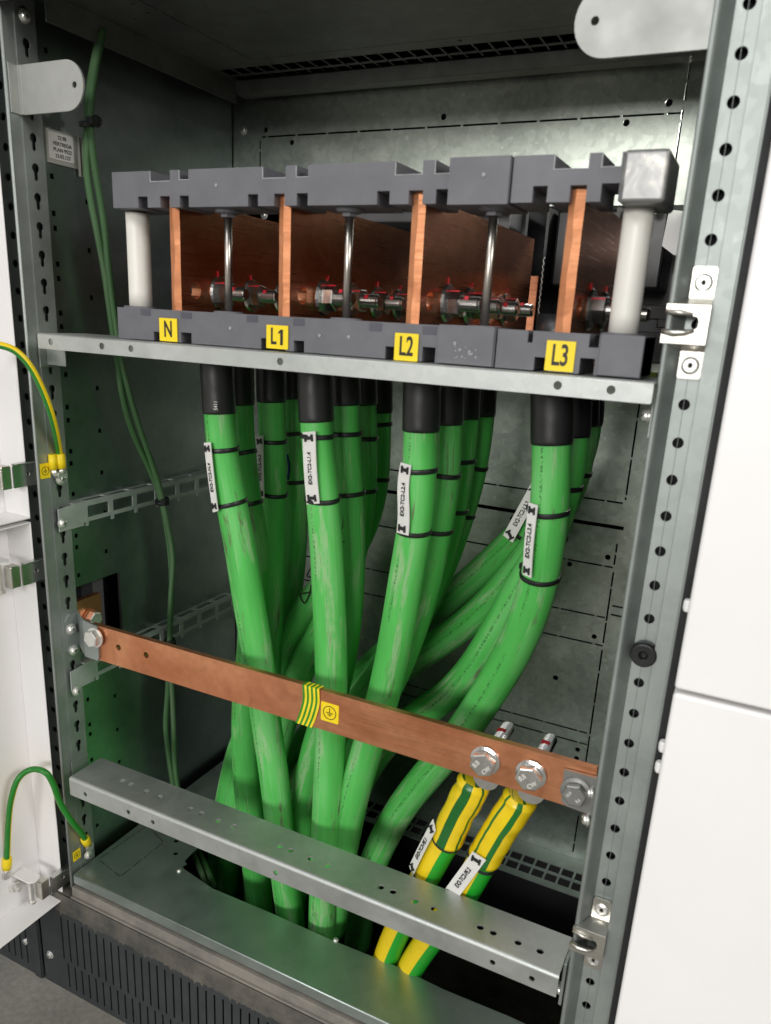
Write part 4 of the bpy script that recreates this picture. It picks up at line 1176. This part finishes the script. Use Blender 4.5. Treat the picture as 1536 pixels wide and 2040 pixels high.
tag(earth_sign('earth_sticker', None, G, .0110, .0135), 'yellow earth symbol sticker at the foot of the left post', 'sticker', 'earth stickers on the post')

# ------------------------------------------------------------------ open white doors on the left
def door(label, z0, z1, ymin=-.62):
    t = thing('cabinet_door', label, 'door', (-.06, .02, z0), 'open white doors')
    xs, xr, yh = -.0500, -.0145, -.0024
    th = .0016
    obj('skin', MB().box((xs - th, ymin, z0), (xs, yh, z1)), M['door'], t)
    mb = MB()
    mb.box((xs, yh - th, z0 + th), (xr, yh, z1 - th))
    mb.box((xs, ymin, z0), (xr, yh, z0 + th)); mb.box((xs, ymin, z1 - th), (xr, yh, z1))
    # folded inner lip along the hinge side + inner stiffener step
    obj('folded_rim', mb, M['door'], t, .0007, 2)
    return t


d1 = door('upper open white door seen edge-on at the left', .4320, 1.15)
d2 = door('lower open white door with bottom corner near the plinth', -.0425, .4285)
obj('inner_tray', MB().box((-.0498, -.60, .4336), (-.0470, -.0250, .4560)), M['door'], d1, .0006)
M['hinge'] = plain('hinge_steel', (.55, .56, .54), .3, 1., .1, 60)


def hinge(dr, label, zc, y0, y1, pin):
    t = thing('hinge', label, 'hinge'); del t['category']; t.parent = dr; t.matrix_parent_inverse = Matrix.Translation(-dr.location)
    X = -.0120
    obj('leaf', MB().plate(rect(y0, zc - .0118, y1, zc + .0118), [circ((y0 + y1) / 2 + .001, zc, .0024, 12)], .0018, FX(X)).box((X - .0009, y1 - .0012, zc - .0118), (X + .006, y1, zc + .0118)).box((X - .0009, y0, zc + .0118), (X + .006, y1, zc + .0130)), M['hinge'], t, .0003, 1)
    obj('block', MB().box((X - .012, y0 - .012, zc - .0125), (X - .0010, y0 - .0005, zc + .011)), M['keeper'], t, .0012, 2)
    if pin:
        px3 = Matrix.Translation((X - .0150, y0 - .015, zc))
        obj('pin', MB().lathe([(.0028, -.016), (.0028, .016)], 14, px3).lathe([(.0050, -.0180), (.0050, -.0160)], 16, px3), M['zinc'], t)
        obj('bracket', MB().plate([(X - .036, y0 - .022), (X - .012, y0 - .022)] + [(X - .012 + .008 * math.sin(q), y0 - .014 - .008 * math.cos(q)) for q in (.5, 1, 1.57, 2.1, 2.6)] + [(X - .012, y0 - .006), (X - .036, y0 - .006)], [], .0016, FZ(zc + .0160)), M['door'], t, .0004, 1)
    obj('rivet', MB().lathe([(.0022, 0), (.0018, .001)], 10, Matrix.Translation((X + .003, .0117, zc + .0158)) @ RY).lathe([(.0022, 0), (.0018, .001)], 10, Matrix.Translation((X + .003, .0117, zc - .0158)) @ RY), M['zinc'], t)


hinge(d1, 'upper door hinge with green sheen, beside the earth sticker', .4790, -.0205, .0112, False)
hinge(d2, 'middle door hinge with a bare pin, below the gap between doors', .3765, -.0205, .0112, True)
hinge(d2, 'lowest door hinge, near the lower earth wire', -.0085, -.0205, .0112, True)
p = P(25, 1765, x=-.0495)
t = thing('door_stud', 'silver earthing stud with nut on the lower door skin', 'stud', p)
mb = MB(); hexprof(mb, .011, 0, .006, Matrix.Translation((-.0498, p.y, p.z)) @ RX); obj('nut', mb, M['zinc'], t)
obj('stud', MB().lathe([(.003, 0), (.003, .013)], 12, Matrix.Translation((-.0498, p.y, p.z)) @ RX), M['zinc'], t)
obj('washer', MB().lathe([(.0078, 0), (.0078, .0012)], 18, Matrix.Translation((-.0497, p.y + .012, p.z - .001)) @ RX), M['zinc'], t)

# ------------------------------------------------------------------ closed white panels of the neighbouring bay, right
YD = -.024
for nm, lab, z0, z1 in (('front_panel', 'upper closed white front panel at the right', .4215, 1.3), ('front_panel', 'lower closed white front panel at the right, below the seam', -.12, .4180)):
    mb = MB().box((.6185, YD, z0), (1.35, YD + .026, z1))
    tag(obj(nm, mb, M['door'], None, .0022, 4), lab, 'panel', 'closed white front panels')
tag(obj('gasket', MB().box((.6130, -.004, Z0), (.6183, .03, 1.3)).box((.6186, .0025, -.12), (.70, .0045, 1.3)), M['gasket']), 'black sealing strip between the right post and the white panels', 'seal')
for i, (px, py) in enumerate(((1366, 1203), (1324, 1484), (1317, 1525))):
    p = P(px, py, y=-.010)
    tag(obj('panel_clip', MB().lathe([(.0026, -.004), (.0032, -.002), (.0032, .002), (.0026, .004)], 12, Matrix.Translation((.6176, -.012, p.z))), M['door'], None), ['small white clip on the seal, above the panel seam', 'small white clip on the seal, upper of the pair below the panel seam', 'small white clip on the seal, lower of the pair below the panel seam'][i], 'clip', 'white clips on the seal')

# ------------------------------------------------------------------ latch keepers and the rubber buffer on the right post
kp = thing('latch_keeper', 'x', 'latch keeper')
yk = -.0150; FK = FY(0)
mb = MB()
mb.plate(rrect(-.0072, .0150, .0072, .0345, .0016, 3), [], .0016, FY(-.0016))
mb.plate(rrect(-.0072, -.0335, .0072, -.0155, .0016, 3), [], .0016, FY(-.0016))
mb.add([(-.0072, -.0022, .0158), (.0078, -.0022, .0158), (.0078, yk, .0115), (-.0165, yk, .0115), (-.0072, -.0008, .0150), (.0078, -.0008, .0150), (.0078, yk + .0014, .0100), (-.0165, yk + .0014, .0100)],
       [(0, 1, 2, 3), (4, 7, 6, 5), (0, 3, 7, 4), (1, 5, 6, 2), (0, 4, 5, 1), (3, 2, 6, 7)])
mb.add([(-.0072, -.0022, -.0165), (.0078, -.0022, -.0165), (.0078, yk, -.0120), (-.0165, yk, -.0120), (-.0072, -.0008, -.0155), (.0078, -.0008, -.0155), (.0078, yk + .0014, -.0105), (-.0165, yk + .0014, -.0105)],
       [(3, 2, 1, 0), (5, 6, 7, 4), (4, 7, 3, 0), (2, 6, 5, 1), (1, 5, 4, 0), (7, 6, 2, 3)])
notch = [(-.0190, -.0120), (.0078, -.0120), (.0078, .0115), (-.0180, .0115), (-.0180, .0062), (-.006, .0056), (.0008, .0045), (.0022, .0015), (.0016, -.0022), (-.002, -.0042), (-.010, -.0046), (-.0190, -.0042)]
mb.plate(notch, [], .0016, FY(yk + .0004))
obj('plate', mb, M['keeper'], kp, .0004, 2)
lp = MB()
lp.tube([(-.0185, yk - .0006, -.0050), (-.012, yk - .0022, -.0056), (-.005, yk - .0020, -.0050), (.000, yk - .0008, -.0040)], [.0016, .0022, .0018, .001], 10)
lp.tube([(-.0180, yk - .0004, .0070), (-.010, yk - .0014, .0066), (-.002, yk - .0010, .0058)], [.0014, .0018, .001], 10)
obj('rolled_lip', lp, M['keeper'], kp)
for z in (.0250, -.0250):
    G = Matrix.Translation((0, -.0024, z)) @ RY
    s_ = obj('screw_head', MB().lathe([(.0056, 0), (.0056, .0006), (.0042, .0014), (.0040, .0008), (.0018, .0008), (.0014, -.0002)], 24, G), M['zinc'], kp)
    obj('socket', MB().lathe([(.0014, .0007), (.0012, .00085)], 6, G), M['void'], s_)
kp.matrix_world = Matrix.Translation((.5928, .0114, ZH(7))); kp['label'] = 'bright latch keeper with hooked slot high on the right post'; kp['group'] = 'latch keepers on the right post'
dup(kp, Matrix.Translation((.5928, .0114, ZH(26))), 'darker latch keeper low on the right post, near the lower rail', 'latch keepers on the right post')
c = V((.5935, .0112, ZH(16)))
t = thing('rubber_buffer', 'round black rubber buffer on the right post', 'buffer', c)
obj('buffer', MB().lathe([(.0078, 0), (.0092, .0012), (.0095, .0062), (.0088, .0086), (.0080, .0092), (.0032, .0090), (.0026, .0072), (.0018, .0060)], 32, Matrix.Translation(c) @ RY, False), M['black'], t, .0003, 1)

# ------------------------------------------------------------------ switching device behind the back opening
t = thing('circuit_breaker', 'dark switch body with black ribs behind the busbars', 'circuit breaker', (.3, .40, .62))
obj('body', MB().box((.06, .42, .60), (.55, .52, .80)), M['breaker'], t, .003)
obj('face_plate', MB().box((.06, .345, .7550), (.30, .42, .80)).box((.30, .372, .735), (.345, .42, .80)), M['breaker'], t, .002)
mb = MB()
for x in (.375, .398, .445, .470, .535): mb.box((x, .335, .61), (x + .003, .42, .768))
obj('phase_barrier', mb, M['black'], t)
obj('housing', MB().box((.405, .350, .690), (.52, .42, .768)).box((.33, .360, .61), (.52, .42, .632)), M['black'], t, .003)
obj('terminal', MB().box((.447, .338, .640), (.468, .350, .700)), M['copper'], t, .001); obj('terminal', MB().box((.381, .334, .640), (.396, .346, .700)), M['copper'], t, .001)
obj('wound_cord', MB().tube([V((.400 + .0010 * math.sin(i * 2.1), .333, .72 - i * .0021)) for i in range(40)], .0008, 6).tube([V((.540 + .0010 * math.sin(i * 2.1), .325, .712 - i * .0021)) for i in range(30)], .0009, 6), M['zinc'], t)
# pieces seen right of the right tube
t = thing('rear_terminal_cover', 'bright white plastic cover behind the right white tube', 'cover', (.55, .345, .72))
prof = [(.520, .7660), (.5360, .7640), (.5420, .7520), (.5500, .7455), (.5720, .7430), (.5720, .7120), (.5500, .7180), (.5300, .7240), (.5180, .7320)]
obj('cover', MB().plate([(a, b) for a, b in prof][::-1], [], .016, FY(.350)), M['door'], t, .002)
tag(obj('grey_upright', MB().box((.533, .335, .640), (.556, .350, .705)), plain('lilac_grey', (.28, .27, .30), .5, 0, .08, 30)), 'pale grey upright behind the right white tube', 'spacer')
tag(obj('terminal_block', MB().box((.515, .315, .660), (.546, .333, .674)).box((.528, .312, .652), (.544, .330, .661)).box((.512, .312, .618), (.556, .334, .648)), M['black'], None, .001), 'black stepped terminal block beside the right support', 'terminal block')
tag(obj('olive_block', MB().box((.537, .150, .600), (.556, .165, .6165)), M['olive'], None, .001), 'olive green block behind the right end of the upper rail', 'block')

# ------------------------------------------------------------------ plinths
holes = []
XPL = -.0548
x = XPL + .036
row = 0
while x < .60:
    holes.append(rect(x, -.1300, x + .0024, -.066)); holes.append(rect(x + .0058, -.172, x + .0082, -.1345)); x += .0116
t = thing('plinth', 'dark slotted plinth panel under the cabinet with dusty top', 'plinth', (.3, 0, -.18))
mb = MB().plate(rect(XPL, -.1795, .62, -.0315), holes, .0016, FY(-.0058))
obj('slotted_panel', mb, M['plinth'], t)
obj('shade_backing', MB().box((XPL + .004, .004, -.179), (.62, .006, -.063)), M['void'], t)  # near-black sheet stands for the shade behind the slots
# ragged dust fringe along the top edge
fr_ = MB(); vs = []; fs = []
n = 700
for i in range(n + 1):
    x = XPL + .03 + (.62 - XPL - .03) * i / n
    d = .0330 + .004 * pnoise(V((x * 40, 2, 0))) + .0075 * max(0, pnoise(V((x * 210, 7, 0)))) + .003 * pnoise(V((x * 600, 3, 0)))
    vs += [(x, -.0070, -.0312), (x, -.0070, -.0312 - d + .006)]
for i in range(n): fs.append((2 * i, 2 * i + 1, 2 * i + 3, 2 * i + 2))
obj('dust_layer', fr_.add(vs, fs), M['dusty'], t)
t = thing('plinth', 'dark plinth panel of the bay further left, below the open door', 'plinth', (-.3, 0, -.18))
holes = [rect(-.085 - .0116 * i, -.168, -.0826 - .0116 * i, -.075) for i in range(30)]
obj('slotted_panel', MB().plate(rect(-.70, -.1795, XPL - .003, -.0315), holes, .0016, FY(-.0070)), M['plinth'], t)
obj('shade_backing', MB().box((-.70, .004, -.179), (XPL - .003, .006, -.0315)), M['void'], t)  # shade behind these slots, also as a near-black sheet
obj('joint_cover', MB().box((-.070, -.0095, -.1795), (XPL - .0045, -.0080, -.0315)), M['plinth'], t)
obj('cladding', MB().box((-.70, .0235, -.03), (-.054, .0255, 1.2)), M['void'], t)

# cable basement under the base plate, in dark mottled brown
obj('basement', MB().box((-.05, .0061, -.1795), (.62, .0075, -.032)).box((-.05, .0075, -.1795), (.62, .60, -.1780)).box((.618, .0075, -.1780), (.62, .60, -.0)).box((-.05, .0075, -.178), (-.049, .60, 0)), plain('basement_brown', (.045, .038, .030), .9, 0, .5, 30), cab)

# ------------------------------------------------------------------ light
w = bpy.data.worlds.new('World'); SC.world = w; w.use_nodes = True
bg = w.node_tree.nodes['Background']; bg.inputs[0].default_value = (.97, 1, .97, 1); bg.inputs[1].default_value = .20


def area(name, loc, target, sx, sy, power, col=(1, .97, .92)):
    l = bpy.data.lights.new(name, 'AREA'); l.shape = 'RECTANGLE'; l.size = sx; l.size_y = sy; l.energy = power; l.color = col
    o = bpy.data.objects.new(name, l); COL.objects.link(o); o.location = loc
    o.rotation_euler = (V(target) - V(loc)).to_track_quat('-Z', 'Y').to_euler()


area('ceiling_lamp', (.5, -7.6, 2.1), (.3, 0, .5), 3.6, 1.4, 290, (1, .98, .95))
area('ceiling_lamp', (3.3, -.95, 2.0), (.2, .1, .4), 1.5, .9, 50, (1, .965, .92))
area('ceiling_lamp', (-.4, -1.9, 2.3), (.2, 0, .3), 1.6, .9, 18, (.95, .98, 1))
area('cover_fill_light', (.585, .44, .86), (.55, .35, .73), .05, .05, 1.0, (1, .98, .94))  # small light added only to brighten the white cover

vs_ = SC.view_settings; vs_.view_transform = 'Standard'; vs_.look = 'None'; vs_.exposure = .17; vs_.gamma = 1
for o in list(bpy.data.objects):
    if '_inv' in o.keys(): del o['_inv']
